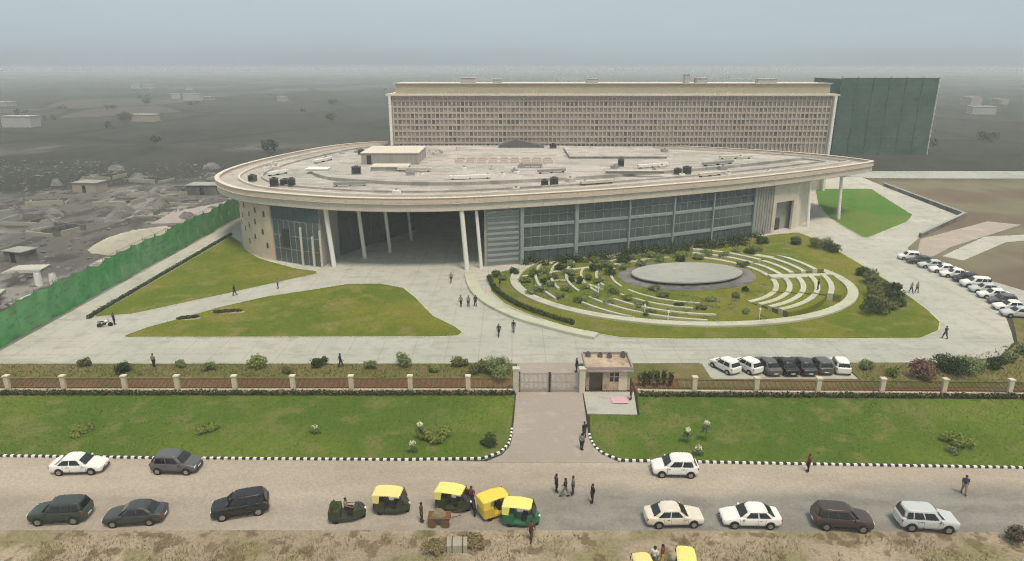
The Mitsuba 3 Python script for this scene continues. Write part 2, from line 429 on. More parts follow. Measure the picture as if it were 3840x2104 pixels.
walk = LineString(chaikin(walkline, 2, False)).buffer(.85, cap_style='flat')
struct('raised_walkway', prism(walk, -.2, .48), 'kerb_concrete')
struct('far_road', prism([(100, 220), (121, 228), (260, 228), (260, 213), (159, 212), (113, 213)], -.3, .05), 'grey_concrete')
struct('side_road', prism([(82.5, 134.0), (107, 150.5), (112, 147), (84.5, 127.5), (77.5, 121), (73, 119)], -.3, .045), 'drive_concrete')
struct('track', prism([(79, 121), (96.7, 136), (118, 140), (118, 137), (98, 131.5), (81, 118)], -.3, .04), 'pale_concrete')
# low dark boundary walls on the east side
w = thing('boundary_wall', 'long low dark wall beside the slip road on the east edge of the site', 'wall')
put('wall', wall([(108.4, 198), (104.9, 155.6), (83, 135.2)], 0, .9, .5), 'rubble_grey', w)
put('coping', wall([(108.4, 198), (104.9, 155.6), (83, 135.2)], .903, 1.0, .62), 'grey_concrete', w)
w = thing('hedge_wall', 'low dark clipped hedge lining the west edge of the triangular lawn', 'hedge')
rg = R_(3)
pl = resample([(-58.35, 88.3), (-57.9, 137)], .5)
put('foliage', leaves(rg, [(p[0], p[1], .35, .32, .35, .38) for p in pl], 5200, .26), 'dark_green_leaf', w)
put('stem', cat_(*[cyl((p[0], p[1], 0.05), (p[0], p[1], .5), .05, .03, 5) for p in pl[::3]]), 'bark', w)

# ------------------------------------------------------------------ painted kerbs: every block a piece
def kerb(pts, nmax=298):
    k = struct('kerb', prism(LineString(pts).buffer(.10, cap_style='flat'), -.2, .06), 'grey_concrete')
    sp = resample(pts, .32)
    blk = {}
    for i in range(min(len(sp) - 1, nmax)):
        a, b = sp[i], sp[i + 1]
        c, L, rz = (a + b) / 2, np.linalg.norm(b - a), math.degrees(math.atan2(*(b - a)[::-1]))
        if 'm' not in blk:
            m = trimesh.creation.box((L - .012, .20, .24)); blk['m'] = mikit.ply(m, 'white_paint')
        put('kerbstone', blk['m'], 'white_paint' if i % 2 else 'black_paint', k, to=M(c[0], c[1], .10, rz))


kerb([(.0, 58.5), (-.08, 57), (-.28, 55.5), (-1.0, 54.0), (-2.6, 52.95), (-10, 52.75), (-31.3, 53.05), (-45.6, 53.4), (-70, 54)])
kerb([(7.3, 57.5), (7.32, 56.2), (7.55, 54.9), (8.2, 53.7), (9.6, 52.65), (24.7, 52.1), (44.3, 51.5), (70, 50.7)])

# ------------------------------------------------------------------ fences
def fence(posts, label, x_from, x_to):
    t = thing('boundary_fence', label, 'fence')
    (xa, ya), (xb, yb) = posts[0], posts[-1]
    line = [x_from, *posts, x_to]
    put('plinth', wall(line, 0, .42, .34), 'cream_paint', t)
    post = mikit.ply(cat_(bx(0, 0, 0, .46, .46, 1.9), bx(0, 0, 1.9, .58, .58, .12)), 'cream_paint')
    for x, y in posts:
        put('post', post, 'cream_paint', t, to=M(x, y - .03))
    for a, b in zip(line[:-1], line[1:]):
        a, b = np.array(a), np.array(b)
        L = np.linalg.norm(b - a)
        if L < 1.0: continue
        u = (b - a) / L
        a2, b2 = a + u * .25, b - u * .25
        bars = [bx(*(a2 + (b2 - a2) * (i + .5) / n), .43, .03, .03, 1.22) for n in [max(2, int((L - .5) / .13))] for i in range(n)]
        rails = [wall([a2, b2], z, z + .06, .05) for z in (.55, 1.55)]
        put('railing', cat_(*bars, *rails), 'rust_railing', t, kind='stuff')


west = [(x, 66.05) for x in (-84.8, -78.5, -72.3, -66, -59.9, -53.65, -47.7, -41.2, -35.6, -29.5, -23.3, -17.1, -10.83, -4.67)]
fence(west, 'cream plinth fence with dark railings west of the entrance gate', (-88, 66.05), (.1, 65.95))
east = [(19.34, 65.75), (25.84, 65.57), (32.34, 65.47), (39.04, 65.38), (45.52, 65.29), (52.33, 65.11), (58.8, 64.95), (65.2, 64.8), (71.6, 64.65), (78, 64.5)]
fence(east, 'cream plinth fence with dark railings east of the gatehouse', (13.4, 65.9), (84, 64.35))


def hedge(pts, label, n, bs='dark_green_leaf', h=.55):
    t = thing('hedge', label, 'hedge')
    rg = R_(len(USED))
    sp = resample(pts, .55)
    bl = [(p[0], p[1] + rg.normal() * .05, .12 + h * .5, .36, .34, h * .55 * (.7 + .6 * rg.random())) for p in sp]
    put('foliage', leaves(rg, bl, n, .24), bs, t)
    put('stem', cat_(*[cyl((p[0], p[1], .1), (p[0], p[1], h * .9), .03, .02, 4) for p in sp[::2]]), 'bark', t)


hedge([(-88, 65.3), (.0, 65.25)], 'low dark hedge at the foot of the fence west of the gate', 9500, h=.55)
hedge([(13.6, 65.0), (58, 64.4), (84, 63.6)], 'low dark hedge at the foot of the fence east of the gatehouse', 8000, h=.55)

# ------------------------------------------------------------------ gate and gatehouse
g = thing('entrance_gate', 'grey metal double gate between cream pillars across the entrance drive', 'gate')
for x in (.42, 7.45):
    put('pillar', cat_(bx(x, 66.0, 0.07, .6, .6, 2.7), bx(x, 66.0, 2.77, .74, .74, .14)), 'pale_cladding', g)
for x0, x1 in ((.85, 3.85), (4.15, 7.05)):
    lf = put('leaf', cat_(bx((x0 + x1) / 2, 66.0, .2, x1 - x0, .07, .1), bx((x0 + x1) / 2, 66.0, 1.2, x1 - x0, .06, .08), bx((x0 + x1) / 2, 66.0, 2.15, x1 - x0, .07, .1),
                          bx(x0, 66.0, .18, .1, .09, 2.1), bx(x1, 66.0, .18, .1, .09, 2.1)), 'grey_metal', g)
    put('bar', cat_(*[bx(x0 + (x1 - x0) * (i + .5) / 22, 66.0, .3, .045, .04, 1.85) for i in range(22)]), 'grey_metal', lf, kind='stuff')
put('stile', bx(4.0, 66.02, .08, .22, .16, 2.3), 'dark_metal', g)
put('stile', bx(.8, 66.05, .08, .16, .16, 2.3), 'dark_metal', g)

h = thing('gatehouse', 'small worn beige and brown gatehouse with a dark doorway beside the gate', 'building')
gx0, gx1, gy0, gy1 = 7.95, 12.6, 66.25, 69.6
put('wall', cat_(bx(8.1, 68, .1, .3, 3.3, 2.4), bx(12.45, 68, .1, .3, 3.3, 2.4), bx(10.27, 69.5, .1, 4.05, .25, 2.4),
                 bx(10.05, 66.4, .1, .75, .25, 2.4), bx(10.9, 66.4, .1, 1.0, .25, .95), bx(10.9, 66.4, 2.2, 1.0, .25, .3), bx(8.9, 66.4, 2.2, 1.5, .25, .3)), 'worn_plaster', h)
put('side_panel', bx(11.85, 66.4, .1, .9, .25, 2.4), 'cream_paint', h)
put('door', bx(8.95, 66.55, .1, 1.35, .06, 2.08), 'brown_car', h)
wn = put('window', bx(10.9, 66.5, 1.05, .98, .04, 1.15), 'car_glass', h)
put('frame', cat_(bx(10.9, 66.46, 1.05, .05, .06, 1.15), bx(10.9, 66.46, 1.6, .98, .05, .05)), 'white_paint', wn)
rf = put('roof', bx(10.27, 67.95, 2.5, 5.1, 4.2, .2), 'worn_plaster', h)
put('parapet', cat_(bx(10.27, 65.93, 2.705, 5.1, .14, .3), bx(10.27, 69.97, 2.705, 5.1, .14, .3), bx(7.79, 67.95, 2.705, .14, 3.9, .3), bx(12.75, 67.95, 2.705, .14, 3.9, .3)), 'slab_pink', rf)
for i, (x, y, s) in enumerate([(8.4, 69.4, .5), (9.7, 69.3, .4), (10.7, 69.1, .45), (12.2, 69.2, .6)]):
    t = thing('water_tank', f'small dark drum standing on the gatehouse roof, {["first", "second", "third", "fourth"][i]} from the gate', 'tank', 'drums on the gatehouse roof')
    put('drum', cyl((x, y, 2.705), (x, y, 2.705 + s), .3, .27, 12), 'slate_car', t)
    put('lid', cyl((x, y, 2.705 + s), (x, y, 2.77 + s), .16, .12, 10), 'black_paint', t)
t = thing('cloth', 'pink cloth spread on the paving in front of the gatehouse', 'cloth')
rg = R_(8)
gv = np.array([[x, y] for x in np.linspace(10.3, 12.0, 9) for y in np.linspace(63.2, 64.7, 7)])
gz = .14 + .09 * meshkit.noise(np.c_[gv * 2.2, np.zeros(len(gv))])
gf = [[i * 7 + j, (i + 1) * 7 + j, (i + 1) * 7 + j + 1, i * 7 + j + 1] for i in range(8) for j in range(6)]
scene.pop(t, None)
put('sheet', (np.c_[gv, gz], np.array(gf)), 'cloth_pink', t, smooth=True)

# ------------------------------------------------------------------ the big hall
ROOF = chaikin([(-60.3, 149), (-60.0, 140), (-57.9, 132), (-53.4, 125), (-48, 119.4), (-42, 116.2), (-36, 113.9), (-29.6, 111.7), (-22, 110.5), (-14, 110.5), (-7.5, 111.5), (.8, 113.9), (11.2, 117.2), (20, 120.6),
                (30, 125), (43, 131), (57, 139), (70, 147.3), (79, 153.6), (83.0, 157), (83.0, 158.4), (80.5, 164), (74, 173), (60, 182.5), (40, 192), (20, 198.5), (0, 202.5), (-20, 204), (-33, 203), (-44, 197.5), (-51, 188), (-56, 172), (-59, 160)], 2)
ROOF = Polygon(ROOF)
cut = sbox(-36, 188.6, 92, 230)
H = thing('exhibition_hall', 'large low hall with a flat curved roof, glass front and columned entrance', 'building')
DECK = ROOF.buffer(-.5).difference(cut)
deck = put('roof', prism(DECK, 11.7, 12.1), 'roof_screed', H, label='pale flat roof deck strewn with plant')
fas = put('fascia', prism(ROOF.buffer(-.22).difference(ROOF.buffer(-.8)).difference(cut), 10.45, 12.5), 'fascia_tan', H)
ring = np.array(ROOF.exterior.coords)[:, :2]
# upper and lower fascia panels, each its own piece, with open joints
sp = resample(ring, 3.05)
for i in range(len(sp) - 1):
    a, b = sp[i], sp[i + 1]
    if a[1] > 190: continue
    c, L = (a + b) / 2, np.linalg.norm(b - a)
    rz = math.degrees(math.atan2(b[1] - a[1], b[0] - a[0]))
    nrm = np.array([-(b - a)[1], (b - a)[0]]) / L
    if Point(c + nrm).within(ROOF): nrm = -nrm
    put('panel', bx(0, 0, 0, L - .05, .14, .76), 'fascia_tan', fas, to=M(*(c - nrm * .10), 11.80, rz))
    put('panel', bx(0, 0, 0, L - .05, .14, 1.22), 'fascia_pale', fas, to=M(*(c - nrm * .22), 10.42, rz))
put('ledge', prism(ROOF.buffer(.12).difference(ROOF.buffer(-.25)).difference(cut), 11.66, 11.75), 'fascia_pale', fas)
put('coping', prism(ROOF.buffer(.06).difference(ROOF.buffer(-.85)).difference(cut), 12.6, 12.68), 'fascia_pale', fas)
put('soffit', prism(ROOF.buffer(-.45).difference(cut), 10.28, 10.42), 'grey_cladding', H)
# roof kerbs that run along the rim
for off, hh, bs in ((-4.2, .45, 'fascia_pale'), (-8.5, .35, 'roof_screed')):
    put('roof_kerb', prism(ROOF.buffer(off).difference(ROOF.buffer(off - .4)).difference(cut), 12.05, 12.1 + hh), bs, deck)
put('raised_deck', prism(affinity.translate(ROOF.buffer(-14), 4, 2).difference(cut), 12.05, 12.75), 'roof_screed', deck)
# stone end wall (west) with small recessed openings
SW = chaikin([(-47, 166), (-53, 152), (-54.2, 141), (-53.6, 133.5), (-52.2, 129.4), (-49.8, 125.2), (-45.9, 120.4), (-42.4, 118.0)], 2, False)
sw = put('stone_wall', wall(SW, 0, 10.3, .7), 'stone_cladding', H, label='curved tan stone end wall pierced by small dark openings')
L_sw = LineString(SW)
rg = R_(12)
for d_, z in [(1.6, 7.9), (2.4, 4.6), (1.4, 2.2), (4.2, 8.3), (4.6, 6.1), (5.2, 3.3), (7.0, 7.2), (7.6, 5.0), (8.2, 1.9), (9.6, 8.4), (10.2, 3.9), (11.6, 6.3), (13.0, 4.6), (14.0, 7.7), (16.0, 5.5)]:
    s = L_sw.length - d_
    p, q = L_sw.interpolate(s), L_sw.interpolate(s + .2)
    rz = math.degrees(math.atan2(q.y - p.y, q.x - p.x))
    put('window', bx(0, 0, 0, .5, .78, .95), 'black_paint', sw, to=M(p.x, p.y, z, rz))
# glass front, west part
def front(pts, floors, bays, parent, glass, frame_bs='grey_metal', mull=.09):
    """panes and mullions along a polyline; floors = [(z0, z1)]"""
    P = resample(pts, LineString(pts).length / bays)
    for i in range(len(P) - 1):
        a, b = P[i], P[i + 1]
        c, L = (a + b) / 2, np.linalg.norm(b - a)
        rz = math.degrees(math.atan2(b[1] - a[1], b[0] - a[0]))
        for z0, z1 in floors:
            put('pane', bx(0, 0, 0, L - mull, .05, z1 - z0 - .1), glass, parent, to=M(c[0], c[1], z0 + .05, rz))
    m = [bx(*p, floors[0][0], mull, .16, floors[-1][1] - floors[0][0]) for p in P]
    for z in sorted({z for f in floors for z in f}):
        m.append(wall(P, z - .05, z + .05, .13))
    put('mullion', cat_(*m), frame_bs, parent, kind='stuff')


gw = put('glass_front', wall([(-42.2, 118.4), (-36.8, 115.6), (-32.9, 114.1)], 0, 10.28, .12), 'interior_wall', H)
front([(-42.2, 117.9), (-36.8, 115.1), (-32.9, 113.6)], [(.1, 2.6), (2.6, 5.0), (5.0, 7.7)], 8, gw, 'tinted_glass', 'spandrel_grey')
front([(-42.2, 117.9), (-36.8, 115.1), (-32.9, 113.6)], [(7.7, 10.2)], 4, gw, 'blue_glass', 'dark_metal', .06)
for x, y, z0, z1 in ((-36.4, 114.5, .1, 6.9), (-34.2, 113.6, .1, 5.5), (-32.75, 113.2, .1, 6.6)):
    put('fin', bx(x, y, z0, .3, .4, z1 - z0), 'pale_cladding', gw)
put('door', bx(-39.6, 116.2, 3.2, 1.5, .16, 3.0, math.radians(-25)), 'dark_metal', gw)
# entrance recess
rec = put('entrance_recess', cat_(wall([(-32.9, 113.8), (-31.8, 121), (-27.5, 130), (-22.5, 139), (-19.5, 147), (-19, 172), (-4.2, 172), (-5.0, 124), (-4.6, 114)], 0.05, 10.28, .3)), 'interior_wall', H)
front([(-18.7, 171.6), (-4.5, 171.6)], [(.1, 3.2), (3.2, 6.7), (6.7, 10.2)], 8, rec, 'tinted_glass', 'dark_metal', .08)
front([(-5.25, 123.5), (-4.5, 171.4)], [(.1, 3.2), (3.2, 6.7), (6.7, 10.2)], 14, rec, 'tinted_glass', 'dark_metal', .08)
front([(-31.5, 121.2), (-27.2, 130.1), (-22.2, 139.1), (-19.1, 147.1), (-18.7, 171.4)], [(.1, 3.2), (3.2, 6.7), (6.7, 10.2)], 18, rec, 'tinted_glass', 'dark_metal', .08)
for bxx, by, r in ((-30.9, 113.9, .42), (-26.7, 119.5, .36), (-22.8, 123.6, .33), (-20.1, 132.8, .30), (-7.7, 112.2, .42), (-5.3, 113.1, .30), (64.3, 145.2, .34), (74.3, 152.4, .36)):
    put('column', cyl((bxx, by, .05), (bxx - .72, by, 10.3), r, r * .95, 16), 'white_paint', H, smooth=40)
# louvred bay
lb = put('louvre_bay', wall([(-4.5, 114.2), (1.5, 115.9)], 0, 10.28, .2), 'interior_wall', H)
for i in range(10):
    put('slat', bx(0, 0, 0, 5.6, .30, .38), 'spandrel_grey', lb, to=M(-1.55, 114.75, .9 + i * .95, 15.8))
# main glass front
GF = [(1.7, 115.5), (11.4, 118.7), (21.4, 122.5), (30.4, 126.4), (39.0, 130.6), (48.9, 136.1)]
gm = put('glass_front', wall([(x - .25, y + .55) for x, y in GF], 0, 10.28, .1), 'interior_wall', H)
for i, (a, b) in enumerate(zip(GF[:-1], GF[1:])):
    front([a, b], [(3.05, 4.85), (4.85, 6.65)], 6, gm, 'tinted_glass', 'spandrel_grey', .06)
    front([a, b], [(7.2, 8.75), (8.75, 10.2)], 6, gm, 'tinted_glass' if i < 3 else 'blue_glass', 'spandrel_grey', .06)
    front([a, b], [(.1, 2.45)], 6, gm, 'tinted_glass', 'dark_metal', .1)
    for z0, z1 in ((2.45, 3.0), (6.7, 7.15)):
        put('spandrel', wall([a, b], z0, z1, .4), 'spandrel_grey', gm)
for i, p in enumerate(GF):
    put('pier', bx(p[0], p[1] - .25, 0, (.6, .65, .28, .28, .28, .4)[i], .6, 10.27, math.radians(20)), 'spandrel_grey', gm)
# east end: ribbed grey panels, then a pale stone end with a recess
ge = put('ribbed_wall', wall([(49.0, 136.3), (53.6, 139.0)], 0, 10.28, .3), 'grey_cladding', H)
for i in range(7):
    t_ = (i + .5) / 7
    put('panel', bx(49.0 + 4.6 * t_, 136.05 + 2.7 * t_, .1, .58, .16, 10.1, math.radians(30)), 'grey_cladding', ge)
pe = put('end_wall', cat_(wall([(53.7, 138.9), (54.6, 139.5)], 0, 10.28, .5), wall([(54.6, 139.5), (59.4, 142.6)], 6.4, 10.28, .5), wall([(59.4, 142.6), (60.4, 143.3), (66, 151), (68, 160), (62, 171)], 0, 10.28, .5)), 'pale_cladding', H)
put('recess', wall([(54.4, 141.1), (59.6, 144.4)], .05, 6.4, .2), 'grey_cladding', pe)
put('door', bx(56.3, 142.05, .06, 1.6, .12, 2.6, math.radians(32.5)), 'car_glass', pe)
put('rear_wall', wall([(62, 171), (40, 187), (0, 188), (-36, 187), (-47, 166)], 0, 10.28, .4), 'grey_cladding', H)

# plant that stands on the roof
RZ = 12.1


def ac_unit(x, y, label, sx=1.6, sy=1.2, sz=1.4, rz=0, z=RZ):
    t = thing('air_conditioner', label, 'air conditioner', 'air conditioning units on the hall roof')
    put('housing', bx(0, 0, .15, sx, sy, sz), 'slate_car', t, to=M(x, y, z, rz))
    put('base', cat_(bx(0, sy * .35, 0, sx, .15, .15), bx(0, -sy * .35, 0, sx, .15, .15)), 'grey_metal', t, to=M(x, y, z, rz))
    put('fan', cyl((0, 0, .15 + sz), (0, 0, .27 + sz), min(sx, sy) * .36, None, 12), 'black_paint', t, to=M(x, y, z, rz))
    put('grille', bx(0, -sy / 2 - .02, .3, sx * .85, .04, sz * .75), 'black_paint', t, to=M(x, y, z, rz))


units = [(-43.9, 125.6), (-42.2, 126.6), (-40.6, 125.4), (-50.0, 131.4), (6.0, 125.6), (7.8, 126.3), (34.0, 140.3), (36.0, 140.8), (10.8, 181.5), (-36.8, 168.4), (-31.0, 136.3), (23.4, 147.4)]
onraised = affinity.translate(ROOF.buffer(-14), 4, 2)
for i, (x, y) in enumerate(sorted(units)):
    zz = 12.75 if Point(x, y).within(onraised) else RZ
    ac_unit(x, y, f'dark grey air conditioner on the hall roof, {nth(i)} counted from its west end', 1.3 + .5 * (i % 3) / 2, 1.1, 1.1 + .35 * (i % 2), (i * 37) % 40 - 20, zz)


def roof_block(name, label, cat, x0, x1, y0, y1, hh, bs, capbs=None, z=RZ):
    t = thing(name, label, cat)
    put('wall', bx((x0 + x1) / 2, (y0 + y1) / 2, z, x1 - x0, y1 - y0, hh), bs, t)
    put('cover', bx((x0 + x1) / 2, (y0 + y1) / 2, z + hh, x1 - x0 + .3, y1 - y0 + .3, .16), capbs or bs, t)
    return t


t = roof_block('stair_house', 'white stair house with a small dark door on the hall roof', 'roof hut', -33, -20.5, 150.5, 164, 2.4, 'roof_screed', 'fascia_pale', 12.75)
put('door', bx(-31.3, 150.45, 12.75, 1.0, .1, 2.0), 'black_paint', t)
roof_block('roof_platform', 'low white platform in front of the stair house on the roof', 'platform', -29, -21.5, 140.5, 145, .8, 'roof_screed', 'fascia_pale', 12.75)
roof_block('roof_platform', 'long pale raised slab below the tower on the hall roof', 'platform', 13.5, 36, 160, 180, .5, 'roof_screed', 'roof_screed', 12.75)
roof_block('roof_platform', 'low dark edged bench wall on the roof near the glass front', 'platform', 18.8, 30.5, 137.0, 137.6, .5, 'grey_cladding', 'fascia_pale', 12.75)
roof_block('roof_platform', 'white slab lying near the west end of the hall roof', 'platform', -42.5, -38.2, 141, 144, .25, 'white_paint', 'white_paint', 12.75)
t = thing('duct_shed', 'dark pitched shed on the roof against the tower', 'roof hut')
sh = prism([(-4.5, 0), (7.5, 0), (7.5, .35), (0, 2.2), (-4.5, .6)], -1.6, 1.6)
sh.apply_transform(trimesh.transformations.rotation_matrix(math.pi / 2, (1, 0, 0)))
sh.apply_translation((1.0, 184.5, 12.75))
put('roof', sh, 'slate_car', t)
sk = [(-11.8 + (i % 9) * 2.5, 153.4 + (i // 9) * 4.6) for i in range(18)]
for i, (x, y) in enumerate(sk):
    t = thing('skylight', f'dull pink skylight on the hall roof, {nth(i % 9)} from the west in the {"front" if i < 9 else "back"} row', 'skylight', 'rows of skylights on the hall roof')
    put('kerb', bx(0, 0, 0, 2.0, 2.2, .5), 'fascia_pale', t, to=M(x, y, 12.75))
    put('pane', bx(0, 0, .5, 1.75, 1.95, .12), 'skylight_pink', t, to=M(x, y, 12.75))
for i, (x, y, L_, rz) in enumerate([(-48, 140, 5, 60), (-30, 126, 6, 8), (-20, 140, 7, -5), (-8, 130, 8, 12), (8, 138, 6, 20), (16, 128, 7, 24), (30, 146, 8, 28), (45, 150, 9, 30), (52, 160, 8, 10), (-44, 160, 7, 70), (4, 146, 5, 0), (40, 138, 6, 30)]):
    t = thing('roof_duct', f'long pale duct on low feet on the hall roof, at the {["west end", "entrance front", "middle by the platform", "front by the louvres", "middle front", "front over the glass", "middle east", "east", "far east", "back west", "centre", "east front"][i]}', 'duct', 'ducts on the hall roof')
    zz = 12.75 if Point(x, y).within(onraised) else RZ
    put('duct', bx(0, 0, .3, L_, .7, .5), ['white_paint', 'grey_metal', 'fascia_pale'][i % 3], t, to=M(x, y, zz, rz))
    for k in (-1, 0, 1): put('foot', bx(k * L_ / 2.4, 0, 0, .15, .8, .3), 'dark_metal', t, to=M(x, y, zz, rz))
rg = R_(21)
vents = sorted(map(tuple, pts_in(rg, DECK.buffer(-4.9).difference(sbox(-14, 148, 38, 182)).difference(sbox(-35, 139, -19, 166)), 46)))
for i, p in enumerate(vents):
    zz = 12.75 if Point(*p).within(onraised) else RZ
    t = thing('vent_pipe', f'small {["cream", "white", "grey"][i % 3]} vent box on the hall roof, {nth(i)} counted from its west end', 'vent', 'vents scattered over the hall roof')
    s = rg.uniform(.5, 1.3)
    put('box', bx(0, 0, 0, s * 1.3, s, s * .6), ['fascia_pale', 'white_paint', 'grey_metal'][i % 3], t, to=M(p[0], p[1], zz, rg.uniform(0, 90)))
    put('cowl', cyl((0, 0, s * .6), (0, 0, s * .6 + .35), .18, .22, 8), 'grey_metal', t, to=M(p[0], p[1], zz))

# ------------------------------------------------------------------ office tower behind the hall
TX0, TX1, TY, TH = -33.2, 87.3, 190.0, 26.0
tw = thing('office_block', 'long pale brown office block with a fine grid of windows behind the hall', 'building')
put('wall', bx((TX0 + TX1) / 2, TY + 9.6, 0, TX1 - TX0 - .6, 18, TH - .3), 'tower_wall', tw)
nb = 104
TR = R_(91)
for s in range(9):
    z0 = 11.9 + s * 1.6
    if z0 + 1.6 > TH: break
    st = put('storey', bx((TX0 + TX1) / 2, TY + .42, z0 + 1.6 - .46, TX1 - TX0 - .8, .38, .44), 'tower_wall', tw)
    tone = TR.choice(3, nb, p=[.55, .3, .15])
    for q in range(3):
        put('window', cat_(*[bx(TX0 + 1.0 + (i + .5) * (TX1 - TX0 - 2) / nb, TY + .54 + .04 * TR.random(), z0 + .02, .84, .1, 1.12) for i in range(nb) if tone[i] == q]), ('tower_glass', 'tower_blind', 'tower_dark')[q], st, kind='stuff')
put('fin', cat_(*[bx(TX0 + 1.0 + i * (TX1 - TX0 - 2) / nb, TY + .38, 10.2, .30, .46, TH - 10.4) for i in range(nb + 1)]), 'tower_wall', tw, kind='stuff')
put('end_fin', bx(TX0 + .3, TY + 1, 0, .6, 3.4, TH - .3), 'white_paint', tw)
put('end_fin', bx(TX1 - .3, TY + 1, 0, .6, 3.4, TH - .3), 'white_paint', tw)
rt = put('roof', bx((TX0 + TX1) / 2, TY + 9.3, TH - .28, TX1 - TX0 + 1.6, 19.6, .5), 'fascia_pale', tw)
put('upper_storey', bx((TX0 + TX1) / 2 + .3, TY + 9.6, TH + .22, TX1 - TX0 - 2.6, 15, 2.6), 'tower_top', tw)
put('upper_roof', bx((TX0 + TX1) / 2 + .3, TY + 9.6, TH + 2.82, TX1 - TX0 - 1.8, 15.8, .2), 'tower_wall', tw)
for i, (x, sx, hh) in enumerate([(-12, 4, 1.3), (-4, 2.5, .9), (22, 3, 1.1), (48, 1.2, 2.2), (52, 3, 1.2), (70, 5, 1.0)]):
    t = thing('roof_hut', f'small pale plant hut on top of the office block, {["first", "second", "third", "fourth", "fifth", "sixth"][i]} from its west end', 'roof hut', 'plant huts on the office block')
    put('wall', bx(x, TY + 6, TH + 3.02, sx, 3, hh), 'far_white', t)
    put('cover', bx(x, TY + 6, TH + 3.02 + hh, sx + .3, 3.3, .12), 'fascia_pale', t)

# building wrapped in green scaffold netting, beyond the block
nt = thing('netted_building', 'tall building wrapped in dark green scaffold netting far behind the hall', 'building')
NX0, NX1, NY, NH = 126.0, 163.5, 272, 29.2
put('core', bx((NX0 + NX1) / 2, NY + 12, 0, NX1 - NX0 - 2, 22, NH - .5), 'rubble_grey', nt)
for s in range(8):
    for b in range(6):
        wdt = (NX1 - NX0) / 6
        put('net_sheet', bx(NX0 + (b + .5) * wdt, NY + (.1 * ((s * 7 + b * 3) % 3)), s * NH / 8 + .03, wdt - .04, .08, NH / 8 - .05), 'scaffold_net', nt)
for b in range(7):
    put('scaffold_pole', cyl((NX0 + b * (NX1 - NX0) / 6, NY - .35, 0), (NX0 + b * (NX1 - NX0) / 6, NY - .35, NH + .6), .16, None, 6), 'white_paint' if b == 6 else 'scaffold_net', nt)
put('side_net', bx(NX0 - .3, NY + 12, 0, .1, 23, NH - .3), 'scaffold_net', nt)

# ------------------------------------------------------------------ green net screen along the west edge
ns = thing('net_screen', 'tall green shade net screen along the west edge of the site', 'fence')
ys = np.arange(70, 178, 4.0)
rg = R_(31)
for i, y in enumerate(ys[:-1]):
    n = 7
    v, f = [], []
    for a in range(n + 1):
        for b in range(5):
            yy = y + 4 * a / n
            bulge = .22 * math.sin(math.pi * (a / n)) + .10 * rg.normal() * (0 < a < n)
            top = 5.0 - .35 * math.sin(math.pi * a / n) - .15 * rg.random() - (.35 if i % 5 == 2 else 0)
            v.append((-63.3 + bulge * (b / 4) * .8 + .1 * math.sin(b * 2 + a), yy, .05 + top * b / 4))
    for a in range(n):
        for b in range(4):
            q = a * 5 + b
            f.append((q, q + 5, q + 6, q + 1))
    put('net_sheet', (np.array(v), np.array(f)), 'green_net', ns, smooth=True)
for y in ys:
    put('post', cyl((-63.5, y, 0), (-63.5, y, 5.2), .06, None, 6), 'grey_metal', ns)
put('rail', cat_(*[cyl((-63.5, 70, z), (-63.5, 174, z), .04, None, 5) for z in (2.5, 4.9)]), 'grey_metal', ns)

# roofless plots of low broken walls in the yard
for i, (x, y, a, b) in enumerate(sorted([(-96, 140, 9, 7), (-84, 158, 8, 6), (-108, 150, 10, 7), (-100, 172, 10, 8), (-82, 172, 8, 6), (-118, 172, 9, 7), (-92, 190, 10, 7), (-110, 208, 11, 8), (-78, 208, 9, 7), (-128, 215, 10, 8), (-90, 104, 6, 5), (-98, 112, 6, 5)])):
    t = thing('walled_plot', f'roofless plot of low broken grey walls in the building yard, {nth(i)} plot from the west', 'walled plot', 'walled plots in the building yard')
    rp = R_(700 + i)
    rot = rp.uniform(-20, 20)
    for k, (cx_, cy_, sx_, sy_) in enumerate(((0, -b / 2, a, .3), (0, b / 2, a, .3), (-a / 2, 0, .3, b - .3), (a / 2, 0, .3, b - .3), (rp.uniform(-1, 1) * a / 4, 0, .3, b - .3))):
        put('wall', bx(cx_, cy_, 0, sx_ * (1 if k > 1 else rp.uniform(.6, 1)), sy_ * (1 if k < 2 else rp.uniform(.6, .96)), rp.uniform(.4, 1.3)), ('tarp_cream', 'rubble_grey', 'grey_concrete')[k % 3], t, to=M(x, y, 0, rot))
# building yard behind the screen
t = thing('stockpile', 'broad cream sheeted stockpile behind the green screen', 'stockpile')
rg = R_(33)


def mound(cx, cy, rx, ry, hh, seed, n=18, m=7, rot=0.0):
    rg = np.random.default_rng(seed)
    v = [(cx, cy, hh)]
    for k in range(1, m + 1):
        for a in range(n):
            th = 2 * math.pi * a / n
            r = k / m
            zz = hh * (1 - r * r) * (.8 + .4 * rg.random()) if k < m else -.1
            x, y = rx * r * math.cos(th) * (.9 + .2 * rg.random()), ry * r * math.sin(th) * (.9 + .2 * rg.random())
            v.append((cx + x * math.cos(rot) - y * math.sin(rot), cy + x * math.sin(rot) + y * math.cos(rot), zz))
    f = [(0, 1 + a, 1 + (a + 1) % n) for a in range(n)]
    for k in range(m - 1):
        for a in range(n):
            p, q = 1 + k * n + a, 1 + k * n + (a + 1) % n
            f += [(p, p + n, q + n), (p, q + n, q)]
    return trimesh.Trimesh(v, f, process=False)


